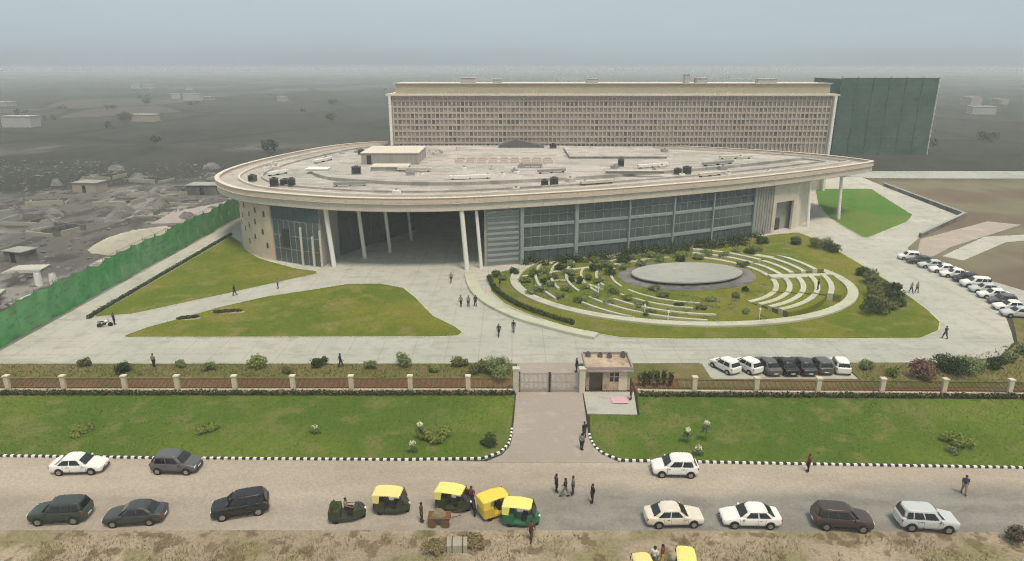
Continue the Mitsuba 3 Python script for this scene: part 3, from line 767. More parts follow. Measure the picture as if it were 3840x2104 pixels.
put('heap', mound(-75.5, 133, 6.5, 12, 1.5, 5), 'tarp_cream', t, smooth=True)
put('edge_weight', cat_(*[rock(-76.0 + 6.7 * math.cos(a), 132 + 12.8 * math.sin(a), .1, .5, R_(int(a * 9))) for a in np.linspace(0, 6, 14)]), 'rubble_grey', t, kind='stuff')
t = thing('slab', 'pinkish grey concrete slab on bare ground behind the green screen', 'slab')
put('slab', prism([(-79, 146), (-66, 148), (-65, 168), (-73, 172), (-80, 158)], 0, .5), 'slab_pink', t)
for i, (x, y, sx, sy, hh, bs, lab) in enumerate([
        (-88, 118, 4, 3, 2.0, 'rubble_grey', 'small grey site hut standing at the middle of the building yard'), (-101, 122, 5, 3.5, 2.2, 'rubble_grey', 'grey site hut at the west side of the building yard'),
        (-84, 186, 8, 5, 2.6, 'rubble_grey', 'grey shed near the west end of the hall'), (-118, 190, 7, 5, 2.6, 'far_tan', 'tan shed alone in the far part of the yard')]):
    t = thing('site_hut', lab, 'hut')
    r = math.radians((i * 23) % 30 - 15)
    put('wall', bx(x, y, 0, sx, sy, hh, r), bs, t)
    put('roof', bx(x, y, hh, sx + .5, sy + .5, .15, r), 'grey_cladding', t)
    put('door', bx(x + math.sin(r) * (sy / 2 + .02), y - math.cos(r) * (sy / 2 + .02), 0, 1, .08, 2, r), 'black_paint', t)
for i, (x, y, a, b, hh) in enumerate([(-70.5, 95, 5, 3, .8), (-69.5, 108, 4, 6, .9), (-71, 116, 5, 4, .7), (-83, 112, 6, 4, .4), (-69, 178, 6, 9, .5), (-80, 98, 5, 3, .5)]):
    t = thing('concrete_slab', f'pale flat stack of slabs beside the green screen, {nth(i)} in the yard', 'slab', 'pale slabs beside the green screen')
    for k in range(3):
        put('slab', bx(.25 * k - .2, .15 * k, hh * k / 3 + .004 * k, a - .4 * k, b - .3 * k, hh / 3), 'pale_concrete' if k == 2 else 'grey_concrete', t, to=M(x, y, 0, 5 * i - 8))
for i, (x, y, hh) in enumerate([(-75.2, 103.4, 2.1), (-73.4, 104.2, 1.7)]):
    t = thing('drum', ['taller white drum standing behind the green screen', 'shorter white drum standing behind the green screen'][i], 'drum')
    put('barrel', cyl((x, y, 0), (x, y, hh), .55, .5, 14), 'white_paint', t, smooth=40)
    put('lid', cyl((x, y, hh), (x, y, hh + .08), .52, .45, 14), 'grey_metal', t)
heaps = sorted((rg.uniform(-150, -68), rg.uniform(96, 235)) for _ in range(48))
heaps = [(x, y) for x, y in heaps if not (abs(x + 76) < 11 and abs(y - 131) < 19) and x > -.74 * y + 2]
for i, (x, y) in enumerate(heaps):
    put('spoil_heap', mound(x, y, rg.uniform(2, 6), rg.uniform(1.5, 4), rg.uniform(.5, 2.0), 50 + i, 10, 4, rg.uniform(0, 3)), 'rubble_grey', smooth=True,
        label=f'grey spoil heap in the building yard, {nth(i)} of the heaps counted from the west', cat='spoil heap', group='spoil heaps in the building yard')
rb = pts_in(rg, Polygon([(-180, 90), (-64.5, 90), (-64.5, 240), (-200, 260)]), 1900)
put('rubble', cat_(*[rock(p[0], p[1], .05, s, rg) for p, s in zip(rb, rg.uniform(.2, .8, len(rb)) ** 1.2)]), 'rubble_grey', kind='stuff', label='loose grey rubble strewn over the building yard')

# ------------------------------------------------------------------ amphitheatre garden
CX, CY = 27.0, 105.5
ell = affinity.scale(Point(CX, CY).buffer(1, 64), 27.3, 20.8)
am = thing('amphitheatre', 'oval open-air theatre with stepped grass rows and a round pale stage', 'amphitheatre')
ringp = ell.difference(ell.buffer(-1.5)).intersection(sbox(-10, 70, 70, 122))
put('ring_path', prism(ringp, .0, .42), 'kerb_concrete', am, label='pale raised ring path')
SX, SY = 29.0, 108.3
disc = affinity.rotate(affinity.scale(Point(SX, SY).buffer(1, 48), 9.4, 5.7), 10)
put('stage', prism(disc, .60, .80), 'grey_concrete', am, label='pale grey oval stage slab')
put('stage_base', prism(disc.buffer(-1.4), .1, .61), 'slate_car', am)
put('stage_floor', prism(disc.buffer(2.2), .1, .21), 'rubble_grey', am)
inner = ell.buffer(-1.7)


def sector(r0, r1, a0, a1, n=40):
    A = np.linspace(math.radians(a0), math.radians(a1), n)
    return Polygon([(SX + r0 * math.cos(a), SY - 1.5 + r0 * math.sin(a)) for a in A] + [(SX + r1 * math.cos(a), SY - 1.5 + r1 * math.sin(a)) for a in A[::-1]])


for k in range(7):
    r = 13.0 + 1.95 * k
    for a0, a1 in ((-64, -34), (-32, -4), (4, 30), (32, 74)):
        row = sector(r, r + 1.93, a0, a1).intersection(inner)
        if row.area < .45 * sector(r, r + 1.93, a0, a1).area: continue
        hh = .30 + .24 * k
        t_ = put('tread', prism(row.difference(sector(r, r + .82, a0 - 1, a1 + 1)), .0, hh), 'garden_grass', am)
        s_ = row.intersection(sector(r, r + .8, a0, a1))
        if s_.area > .3:
            put('seat_row', prism(s_, .0, hh + .04), 'kerb_concrete', am)
put('aisle', prism(sector(13.2, 25.5, -3.6, 3.6).intersection(inner), .0, .6), 'kerb_concrete', am)
for pts in ([(2, 108), (9, 111.5), (18, 115), (26, 119)], [(4, 103), (7, 106), (11, 105), (14, 101)]):
    struct('garden_path', prism(LineString(chaikin(pts, 2, False)).buffer(.34), .0, .22), 'kerb_concrete')


for k in range(6):
    r = 12.4 + 2.5 * k
    for a0, a1 in ((92, 150), (154, 206), (210, 268)):
        arc = sector(r, r + .42, a0 + 4 * (k % 3), a1 - 5 * ((k + 1) % 3)).intersection(inner)
        if arc.area > 1:
            put('terrace_kerb', prism(arc, .0, .30 + .05 * k), 'kerb_concrete', am)


def shrub(x, y, r, hh, label, bs, seed, group=None, name='shrub', n=None, leaf=.28, z=.15):
    rg = R_(seed)
    t = thing(name, label, name.replace('_', ' '), group)
    bl = [(x + rg.normal() * r * .4, y + rg.normal() * r * .4, z + hh * rg.uniform(.35, .65), r * rg.uniform(.45, .7), r * rg.uniform(.45, .7), hh * rg.uniform(.3, .45)) for _ in range(6)]
    put('foliage', leaves(rg, bl, n or int(260 + 420 * r), leaf), bs, t)
    put('stem', cat_(*[cyl((x, y, .05), (b[0], b[1], b[2]), .045, .02, 5) for b in bl]), 'bark', t)
    return t


rg = R_(41)
G1 = GARDEN.buffer(-1).difference(ell.buffer(.5))
spots = [(-2.5, 108, .9, 1.2), (-1.5, 106, .8, 1.0), (.5, 109, .9, 1.1), (2, 104.5, .9, 1.1), (3.5, 107.5, 1.1, 1.3), (5, 104, .8, 1), (4.5, 100, .9, 1), (2.6, 98.5, .8, .9), (7, 97, .7, .8), (9.5, 109, 1, 1.1), (12.5, 106, .8, 1), (14, 111, 1.1, 1.3),
         (16, 113.5, 1.2, 1.4), (19.5, 116, 1.2, 1.5), (17, 96, .8, .8), (12.5, 96.5, .8, .7), (21.5, 117.5, 1, 1.2), (25, 119.5, 1.1, 1.3), (31, 120, 1.0, 1.2), (36, 121, 1.2, 1.4), (41, 122, 1.2, 1.4), (46, 124.5, 1.1, 1.2), (19, 90, .7, .6),
         (33, 90.5, .7, .6), (24, 93, .6, .6), (10, 113.5, 1, 1.2), (14, 116, 1, 1.2), (22, 100.5, .8, .9), (36, 100, .7, .8), (30, 117, .9, 1.1), (40, 113.5, .9, 1.0), (16.5, 109, .9, 1.1),
         (6.2, 102.5, .8, .9), (8.5, 100.2, .9, .9), (11.5, 101.5, .7, .8), (14, 104, .8, 1), (10.5, 104.8, .9, 1), (6.8, 106.5, .8, 1.1), (15.5, 99, .7, .8), (9.8, 94.8, .8, .8), (14.2, 94, .7, .7), (18.5, 93.4, .8, .7), (22.5, 97, .8, .8),
         (27, 92, .7, .6), (29.5, 95.5, .8, .7), (33.5, 97.2, .8, .8), (19, 111.5, .9, 1.1), (22.5, 114, .9, 1.1), (26.5, 116.8, .9, 1.2), (33.5, 118.6, .9, 1.1), (38.5, 119.4, 1, 1.2), (43.5, 121.2, 1, 1.2), (8, 112, .9, 1), (5.5, 110, .8, 1)]
kinds = ['olive_leaf', 'sage_leaf', 'dark_green_leaf', 'lime_leaf', 'sage_leaf']
spots.sort()
HUE = dict(dark_green_leaf='dark green', olive_leaf='olive', sage_leaf='grey green', lime_leaf='lime green')
for i, (x, y, r, hh) in enumerate(spots):
    shrub(x, y, r, hh, f'{HUE[kinds[i % 5]]} shrub in the oval garden, {nth(i)} of its shrubs counted from the west', kinds[i % 5], 400 + i, 'shrubs in the oval garden')
for i, (x, y, r, hh) in enumerate(sorted([(57.5, 103.5, 1.7, 2.3), (56.6, 100.4, 1.6, 2.0), (55.2, 97, 1.8, 2.2), (57.2, 96.5, 1.4, 1.6), (53.6, 93.2, 2.0, 1.8), (51, 91, 2.2, 1.7), (55.6, 93.5, 1.3, 1.4), (59, 100, 1.2, 1.4), (57.8, 108.5, 1.2, 1.6), (58.5, 127, 1.7, 2.2), (60, 123.5, 1.5, 1.8), (55.5, 129, 1.2, 1.5), (49, 130, 1.3, 1.5)], key=lambda q: q[1])):
    shrub(x, y, r, hh, f'leafy bush on the slope east of the ring path, {nth(i)} counted from the front road', ['dark_green_leaf', 'olive_leaf', 'dark_green_leaf'][i % 3], 460 + i, 'bushes on the east slope of the garden', 'bush', leaf=.34)
put('ground_cover', cat_(leaves(R_(47), [(p[0], p[1], .22, .8, .8, .18) for p in pts_in(R_(48), inner.difference(disc.buffer(2.6)).difference(sector(12, 27, -67, 63)), 150)], 8000, .22)), 'sage_leaf', kind='stuff', label='low grey green ground cover between the garden shrubs')
put('ground_cover', leaves(R_(49), [(p[0], p[1], .55 * q, .7, .6, .6 * q) for p, q in zip(pts_in(R_(50), Polygon(GF + [(52, 136), (45, 127.5), (30, 121.5), (12, 115.5), (2, 112.8)]).buffer(-.3), 260), R_(51).uniform(.5, 1.9, 260))], 16000, .27), 'dark_green_leaf', kind='stuff', label='dark planting along the foot of the glass front')
hd = thing('hedge', 'low dark hedge along the inner edge of the raised walkway', 'hedge')
hp = resample(chaikin([(-4.4, 106), (-3.5, 100.5), (-1.2, 95), (1.6, 91), (4.6, 87.9), (7.5, 85.4)], 2, False), .5)
put('foliage', leaves(R_(52), [(p[0] + .6, p[1] + .5, .5, .4, .4, .42) for p in hp], 3200, .26), 'dark_green_leaf', hd)
put('stem', cat_(*[cyl((p[0] + .6, p[1] + .5, .1), (p[0] + .6, p[1] + .5, .6), .04, .02, 4) for p in hp[::2]]), 'bark', hd)
lamp = cat_(cyl((0, 0, 0), (0, 0, 1.3), .07, .05, 8))
for i, (x, y) in enumerate([(21.2, 86.9), (18.5, 89.5), (13.2, 99.0), (34, 88)]):
    t = thing('garden_lamp', f'short white garden lamp post, {nth(i)} of four in the oval garden', 'lamp post', 'lamp posts in the oval garden')
    put('pole', lamp, 'white_paint', t, to=M(x, y, .15))
    put('head', cyl((0, 0, 1.3), (0, 0, 1.55), .15, .12, 10), 'lamp_glass', t, to=M(x, y, .15))

# bushes and saplings in front
shrub(-1.6, 70.7, 1.7, 2.0, 'grey brown bush just west of the entrance gate', 'sage_leaf', 501, None, 'bush', 1500)
shrub(-3.4, 70.9, 1.1, 1.4, 'smaller olive bush beside the grey brown bush by the gate', 'olive_leaf', 502, None, 'bush', 900)
shrub(49.6, 71.0, 1.9, 1.9, 'spreading green bush by the east fence', 'dark_green_leaf', 503, None, 'bush', 1700)
shrub(52.6, 71.6, 1.7, 1.6, 'second green bush by the east fence, next to its corner', 'sage_leaf', 504, None, 'bush', 1300)
shrub(45.2, 69.4, 1.1, 2.5, 'reddish leaved bush standing behind the east fence', 'red_leaf', 505, None, 'bush', 1100)
for i in range(5):
    shrub(14.3 + i * .75, 67.4 + .3 * (i % 2), .42, 1.9, f'slim dark shrub in the row beside the gatehouse, {nth(i)} from it', 'dark_green_leaf', 510 + i, 'slim shrubs beside the gatehouse', 'shrub', 320, .2)
shrub(-7.4, 56.1, 1.35, 1.0, 'yellow green bush on the roadside lawn west of the drive', 'lime_leaf', 520, None, 'bush', 1000, .24)
shrub(-41, 57.6, 1.5, .55, 'low pale clump growing in the roadside lawn above the parked white sedan', 'lime_leaf', 521, None, 'bush', 700, .22)
shrub(-29.2, 57.6, 1.1, .5, 'low yellow green clump in the roadside lawn above the dark hatchback', 'lime_leaf', 522, None, 'bush', 600, .22)
shrub(40.6, 55.6, 1.1, 1.0, 'light green bush at the east end of the roadside lawn', 'lime_leaf', 523, None, 'bush', 800, .24)
shrub(39.4, 53.9, .6, .5, 'small light green clump below the bush at the east end', 'sage_leaf', 524, None, 'bush', 300, .2)
shrub(-2.0, 55.2, .9, .7, 'dark scrubby clump at the kerb corner of the west lawn', 'dark_green_leaf', 525, None, 'bush', 500, .22)
shrub(36.9, 41.9, .8, 1.1, 'dry brown bush on the verge near the white estate car', 'bark', 526, None, 'bush', 900, .2)
shrub(-40.7, 89.4, 2.3, .5, 'low dark flower bed on the edge of the curved lawn', 'dark_green_leaf', 527, None, 'flower bed', 900, .28) if False else None
for i, (x, y, hh, lab) in enumerate([(-8.5, 56.2, 1.7, 'white topped sapling beside the yellow green bush'), (-8.9, 53.9, 1.1, 'small sapling close to the white kerb blocks'), (-18.6, 57.3, .8, 'pale sapling midway along the west roadside lawn'),
                                   (17.9, 55.9, 2.0, 'taller white flowering sapling on the east roadside lawn'), (16.1, 55.6, 1.5, 'shorter white flowering sapling on the east roadside lawn'), (16.6, 53.4, .9, 'small sapling behind the white hatchback at the kerb')]):
    t = thing('sapling', lab, 'sapling')
    rg = R_(540 + i)
    put('trunk', cyl((x, y, .1), (x + .05, y, hh), .035, .02, 6), 'bark', t)
    put('crown', leaves(rg, [(x, y, hh * .85, .35, .35, .35), (x + .25, y, hh * .6, .3, .3, .25), (x - .3, y, hh * .65, .28, .28, .2)], 220, .2), 'sage_leaf', t)
    put('blossom', leaves(rg, [(x, y, hh, .3, .3, .25)], 90, .18), 'flower_white', t)
# loose row of shrubs and young trees on the strips inside the fence
row = [(-49.5, 72.4, .7, .9), (-44.2, 71.0, .8, 1.4), (-38.6, 72.5, .6, .8), (-34.5, 71.3, .7, 1.1), (-29.2, 72.3, .9, 1.6), (-25.6, 70.8, .6, .7), (-22.4, 72.4, .8, 1.2), (-16.2, 71.9, .7, 1.0), (-12.6, 72.6, 1.0, 1.7), (-8.9, 71.2, .7, .9), (-6.0, 72.4, .8, 1.3)]
for i, (x, y, r, hh) in enumerate(row):
    shrub(x, y, r, hh, f'{HUE[kinds[(i * 2) % 5]]} shrub on the strip inside the west fence, {nth(i)} from its west end', kinds[(i * 2) % 5], 600 + i, 'shrubs on the strip inside the west fence', z=.1)
for i, (x, y, r, hh) in enumerate([(40.4, 71.6, .8, 1.0), (42.6, 69.8, .7, 1.3), (47.3, 71.8, .9, 1.2), (55.6, 71.8, 1.0, 1.5), (58.6, 73.6, 1.1, 1.3), (62.0, 76.2, 1.0, 1.4), (66.2, 79.8, 1.2, 1.7)]):
    shrub(x, y, r, hh, f'{HUE[kinds[(i * 2 + 1) % 5]]} shrub on the strip inside the east fence, {nth(i)} from the parked cars', kinds[(i * 2 + 1) % 5], 620 + i, 'shrubs on the strip inside the east fence', z=.1)
# sprawling dark flower beds on the curved lawn
for i, (x, y, r) in enumerate([(-40.2, 90.7, 2.2), (-44.6, 88.2, 1.5)]):
    t = thing('flower_bed', ['larger dark planted bed at the west end of the curved lawn', 'smaller dark planted bed at the west tip of the curved lawn'][i], 'flower bed')
    put('foliage', leaves(R_(560 + i), [(x + r * .5 * k, y + .25 * k, .3, r * .45, .5, .22) for k in (-1, 0, 1)], 900, .26), 'dark_green_leaf', t)
    put('soil', affinity and prism(affinity.scale(Point(x, y).buffer(1, 16), r * 1.1, .75), .1, .2), 'dry_soil', t)
put('grass', cat_(blades(R_(61), pts_in(R_(62), LW.intersection(sbox(-58, 50, 1, 66)), 14000), .12, .07, .05), blades(R_(63), pts_in(R_(64), LE.intersection(sbox(6, 48, 58, 66)), 12000), .12, .07, .05)), 'grass_blade', kind='stuff', label='short grass blades of the roadside lawns')
put('grass', blades(R_(65), np.vstack([pts_in(R_(66), Polygon([(-62, 69.6), (.2, 69.4), (.3, 73.0), (-62, 73.0)]), 4500), pts_in(R_(67), Polygon([(39, 68), (80, 67), (80, 90), (62, 79), (52, 73.2), (39, 73.2)]), 4500)]), .1, .2, .06), 'rough_blade', kind='stuff', label='longer grass of the strips inside the fence')
vp = pts_in(R_(68), sbox(-45, 36.5, 45, 42.6), 16000)
vn = meshkit.fbm(np.c_[vp * .3, np.zeros(len(vp))], 3)
put('grass', blades(R_(69), vp[vn > .47], .05, .22, .03), 'dry_blade', kind='stuff', label='dry grass tufts on the earth verge beside the road')
st = pts_in(R_(70), sbox(-45, 36.5, 45, 43.3), 700)
put('gravel', cat_(*[rock(p[0], p[1], .05, s, R_(i)) for i, (p, s) in enumerate(zip(st, R_(71).uniform(.03, .09, len(st))))]), 'slab_pink', kind='stuff', label='loose stones on the earth verge')

# ------------------------------------------------------------------ vehicles
def loft(rings, cap=True):
    n = len(rings[0])
    v = np.vstack(rings)
    f = []
    for k in range(len(rings) - 1):
        for i in range(n):
            j = (i + 1) % n
            a, b, c, d = k * n + i, k * n + j, (k + 1) * n + j, (k + 1) * n + i
            f += [(a, b, c), (a, c, d)]
    if cap:
        for base, flip in ((0, True), ((len(rings) - 1) * n, False)):
            for i in range(1, n - 1):
                t = (base, base + i, base + i + 1)
                f.append(t[::-1] if flip else t)
    m = trimesh.Trimesh(v, f, process=False)
    m.fix_normals()
    return m


def slabquad(q, off=.012, inset=(.08, .1)):
    """a thin pane lying on the quad q (4 corners), inset by fractions along u and v"""
    q = np.array(q, float)
    def at(u, v): return (q[0] * (1 - u) + q[1] * u) * (1 - v) + (q[3] * (1 - u) + q[2] * u) * v
    iu, iv = inset
    p = np.array([at(iu, iv), at(1 - iu, iv), at(1 - iu, 1 - iv), at(iu, 1 - iv)])
    n = np.cross(p[1] - p[0], p[3] - p[0]); n /= np.linalg.norm(n)
    v = np.vstack([p + n * off, p - n * .02])
    f = [(0, 1, 2), (0, 2, 3), (4, 6, 5), (4, 7, 6), (0, 4, 5), (0, 5, 1), (1, 5, 6), (1, 6, 2), (2, 6, 7), (2, 7, 3), (3, 7, 4), (3, 4, 0)]
    return trimesh.Trimesh(v, f, process=False)


CAR = {
    'sedan': dict(body=[(2.2, .36, .60, .62), (2.1, .24, .70, .78), (1.5, .2, .84, .85), (.85, .2, .92, .87), (-1.3, .2, .95, .87), (-1.7, .22, .97, .86), (-2.1, .26, .93, .80), (-2.2, .38, .82, .66)],
                  base=(1.0, -1.75), roof=(.25, -.95), zb=.90, zr=1.45, wheel=(1.35, -1.3), r=.31),
    'hatch': dict(body=[(1.85, .36, .62, .60), (1.76, .24, .74, .76), (1.25, .2, .90, .82), (.75, .2, .97, .84), (-1.2, .2, 1.0, .84), (-1.7, .24, 1.0, .80), (-1.82, .38, .9, .68)],
                  base=(1.0, -1.72), roof=(.3, -1.35), zb=.94, zr=1.53, wheel=(1.15, -1.15), r=.29),
    'estate': dict(body=[(2.15, .42, .78, .66), (2.05, .28, .90, .82), (1.45, .25, 1.02, .88), (.85, .25, 1.08, .90), (-1.4, .25, 1.1, .90), (-1.95, .28, 1.08, .86), (-2.08, .42, .95, .72)],
                   base=(1.05, -1.98), roof=(.4, -1.75), zb=1.04, zr=1.70, wheel=(1.3, -1.3), r=.35),
}
CM = {}


def car_meshes(kind):
    if kind in CM: return CM[kind]
    c = CAR[kind]
    rings = []
    for x, zb, zt, w in c['body']:
        h = zt - zb
        half = [(w * .9, zb), (w, zb + h * .3), (w * .995, zb + h * .72), (w * .93, zt - .02), (w * .6, zt + .015)]
        pts = [(x, y, z) for y, z in half] + [(x, -y, z) for y, z in half[::-1]]
        rings.append(np.array(pts))
    body = loft(rings)
    wb, wr = .84 * c['body'][3][3] / .87, .62
    (b0, b1), (r0, r1), zb, zr = c['base'], c['roof'], c['zb'], c['zr']
    zm = zb + (zr - zb) * .86
    def rect(x0, x1, w, z): return np.array([(x0, w, z), (x1, w, z), (x1, -w, z), (x0, -w, z)])
    wm = wb + (wr - wb) * .80
    m0, m1 = b0 + (r0 - b0) * .88, b1 + (r1 - b1) * .88
    gh = loft([rect(b0, b1, wb, zb - .06), rect(m0, m1, wm, zm), rect(r0, r1, wr, zr - .02), rect(r0 - .25, r1 + .2, wr * .8, zr + .015)])
    B, R = rect(b0, b1, wb, zb), rect(m0, m1, wm, zm)
    def soft(m):
        m = trimesh.Trimesh(m.vertices, m.faces, process=True).subdivide()
        v_, f_ = trimesh.remesh.subdivide_loop(m.vertices, m.faces, iterations=1)
        return trimesh.Trimesh(v_, f_, process=False)
    out = {'body': mikit.ply(cat_(soft(body), soft(gh)), 'white_car', smooth=50)}
    out['windscreen'] = slabquad([B[3], B[0], R[0], R[3]])
    out['rear_window'] = slabquad([B[1], B[2], R[2], R[1]], inset=(.1, .14))
    xm = (b0 + b1) / 2 - .02
    for s, (i, j) in ((1, (0, 1)), (-1, (3, 2))):
        def along(q, t): return q[i] * (1 - t) + q[j] * t
        segs = [(.14, .50), (.53, .88)] if kind != 'estate' else [(.14, .46), (.49, .74), (.77, .93)]
        for a, b in segs:
            q = [along(B, a), along(B, b), along(R, b), along(R, a)] if s < 0 else [along(B, b), along(B, a), along(R, a), along(R, b)]
            q = [p for p in q]
            out.setdefault('side', []).append(slabquad(q, inset=(.02, .12)))
    hw = c['body'][3][3]
    r = c['r']
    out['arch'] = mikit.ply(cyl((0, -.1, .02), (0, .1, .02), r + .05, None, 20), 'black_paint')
    out['sill'] = [mikit.ply(bx(0, s_ * (hw - .015), .18, c['wheel'][0] - c['wheel'][1] - 2 * r - .1, .06, .09)) for s_ in (1, -1)]
    xd = [c['wheel'][0] - r - .1, (b0 + b1) / 2, c['wheel'][1] + r + .06]
    out['trim'] = [mikit.ply(cat_(*[bx(x_, s_ * (hw - .012), .34, .014, .04, c['zb'] - .42) for x_ in xd], *[bx(x_ - .2, s_ * (hw - .004), c['zb'] - .16, .16, .04, .03) for x_ in xd[:2]])) for s_ in (1, -1)]
    out['plate'] = [mikit.ply(bx(fx_[0] + d_, 0, .42, .03, .48, .11)) for fx_, d_ in ((c['body'][0], .0), (c['body'][-1], .0))]
    out['grille'] = mikit.ply(bx(c['body'][0][0] - .02, 0, c['body'][0][2] - .16, .06, .8, .11))
    out['tyre'] = mikit.ply(cyl((0, -.11, r), (0, .11, r), r, None, 20), 'rubber', smooth=40)
    out['rim'] = mikit.ply(cat_(cyl((0, -.125, r), (0, .125, r), r * .6, None, 14)), 'wheel_rim')
    fx = c['body'][1]
    rx = c['body'][-2]
    out['head'] = [bx(fx[0] - .02, s * fx[3] * .72, fx[2] - .17, .16, .32, .13) for s in (1, -1)]
    out['tail'] = [bx(rx[0] + .0, s * rx[3] * .82, rx[2] - .28, .14, .24, .18) for s in (1, -1)]
    out['mirror'] = [bx(b0 - .35, s * (hw + .07), zb - .02, .12, .2, .13) for s in (1, -1)]
    out['bumper'] = bx(fx[0] + .06, 0, .26, .1, fx[3] * 1.5, .16)
    for k in ('windscreen', 'rear_window', 'bumper'): out[k] = mikit.ply(out[k])
    for k in ('side', 'head', 'tail', 'mirror'): out[k] = [mikit.ply(m) for m in out[k]]
    CM[kind] = out
    return out


def car(kind, paint, x, y, rz, label, group=None, z=.03, s=1.0, far_off=False):
    m = car_meshes(kind)
    t = thing('parked_car', label, 'car', group)
    A = M(x, y, z, rz, s)
    put('body', m['body'], paint, t, to=A)
    put('windscreen', m['windscreen'], 'car_glass', t, to=A)
    put('rear_window', m['rear_window'], 'car_glass', t, to=A)
    for q in m['side']: put('side_window', q, 'car_glass', t, to=A)
    hw = CAR[kind]['body'][3][3]
    for wx in CAR[kind]['wheel']:
        for sy in (1, -1):
            B = M(x, y, z, rz, s) @ T().translate([wx, sy * (hw - .07), 0])
            w = put('wheel', m['tyre'], 'rubber', t, to=B)
            put('rim', m['rim'], 'wheel_rim', w, to=B)
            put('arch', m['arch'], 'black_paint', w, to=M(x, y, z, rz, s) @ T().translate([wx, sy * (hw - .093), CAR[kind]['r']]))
    for q in m['head']: put('headlight', q, 'lamp_glass', t, to=A)
    for q in m['tail']: put('tail_light', q, 'tail_red', t, to=A)
    for q in m['mirror']: put('mirror', q, paint, t, to=A)
    put('bumper', m['bumper'], 'dark_metal', t, to=A)
    for q in m['sill']: put('sill', q, 'black_paint', t, to=A)
    if not far_off:
        for q in m['trim']: put('door_trim', q, 'dark_metal', t, to=A, kind='stuff')
        for q in m['plate']: put('number_plate', q, 'white_paint', t, to=A)
        put('grille', m['grille'], 'black_paint', t, to=A)
    return t


car('sedan', 'white_car', -37.2, 51.3, 3, 'white sedan standing at the kerb below the west lawn')
car('hatch', 'slate_car', -28.9, 51.4, -2, 'dark grey hatchback standing at the kerb behind the white sedan', s=1.08)
car('estate', 'green_car', -34.6, 44.7, 184, 'dark green estate car, westmost of the row on the near road edge')
car('sedan', 'charcoal_car', -28.8, 44.5, 186, 'charcoal sedan parked next to the dark green estate car')
car('estate', 'black_car', -21.1, 45.5, 196, 'black estate car parked at an angle west of the rickshaws')
car('hatch', 'white_car', 13.9, 50.9, 178, 'white hatchback at the kerb below the east lawn', s=1.05)
car('sedan', 'ivory_car', 12.3, 44.3, 2, 'dusty ivory sedan parked first east of the rickshaws')
car('sedan', 'white_car', 18.1, 44.2, 178, 'white sedan parked between the ivory sedan and the black estate')
car('estate', 'brown_car', 24.9, 43.9, -7, 'black brown estate car parked among the white cars')
car('estate', 'silver_car', 31.2, 43.8, -6, 'silver white estate car, eastmost of the row on the near road edge')
car('hatch', 'white_car', -33.0, 37.0, 170, 'white car cut off by the bottom corner of the picture', z=.05)
car('hatch', 'red_car', -17.0, 37.05, 10, 'dark red car cut off by the bottom edge of the picture', z=.05)
pk = [('hatch', 'white_car', 'white hatchback, first of the cars parked inside the east fence'), ('hatch', 'white_car', 'white hatchback, second of the cars parked inside the east fence'), ('sedan', 'slate_car', 'grey sedan, third of the cars parked inside the east fence'),
      ('sedan', 'black_car', 'black sedan, fourth of the cars parked inside the east fence'), ('sedan', 'charcoal_car', 'charcoal sedan, fifth of the cars parked inside the east fence'), ('hatch', 'slate_car', 'grey hatchback, sixth of the cars parked inside the east fence'),
      ('hatch', 'white_car', 'white hatchback, last of the cars parked inside the east fence')]
for i, ((kd, pt, lb_), x) in enumerate(zip(pk, (24.4, 26.9, 29.2, 31.25, 33.3, 35.3, 37.5))):
    car(kd, pt, x, 71.6, (118, 116, 96, 92, 90, 88, 80)[i], lb_, 'cars parked inside the east fence', z=.09)
far = [('hatch', 'white_car'), ('sedan', 'charcoal_car'), ('sedan', 'silver_car'), ('sedan', 'white_car'), ('sedan', 'white_car'), ('hatch', 'black_car'), ('estate', 'white_car'), ('sedan', 'silver_car'), ('sedan', 'white_car'), ('hatch', 'slate_car'), ('sedan', 'white_car'), ('sedan', 'silver_car')]
ordn = ['first', 'second', 'third', 'fourth', 'fifth', 'sixth', 'seventh', 'eighth', 'ninth', 'tenth', 'eleventh', 'twelfth']
cn = dict(white_car='white', charcoal_car='charcoal', silver_car='silver', black_car='black', slate_car='grey')
for i, (kd, pt) in enumerate(far):
    t_ = i / (len(far) - 1)
    x, y = 71.6 + 2.2 * math.sin(t_ * math.pi) - 1.2 * t_, 118.6 - 29.5 * t_
    car(kd, pt, x, y, 168, f'{cn[pt]} {kd}, {ordn[i]} from the far end of the row along the slip road', 'cars parked along the slip road', z=.06, far_off=True)

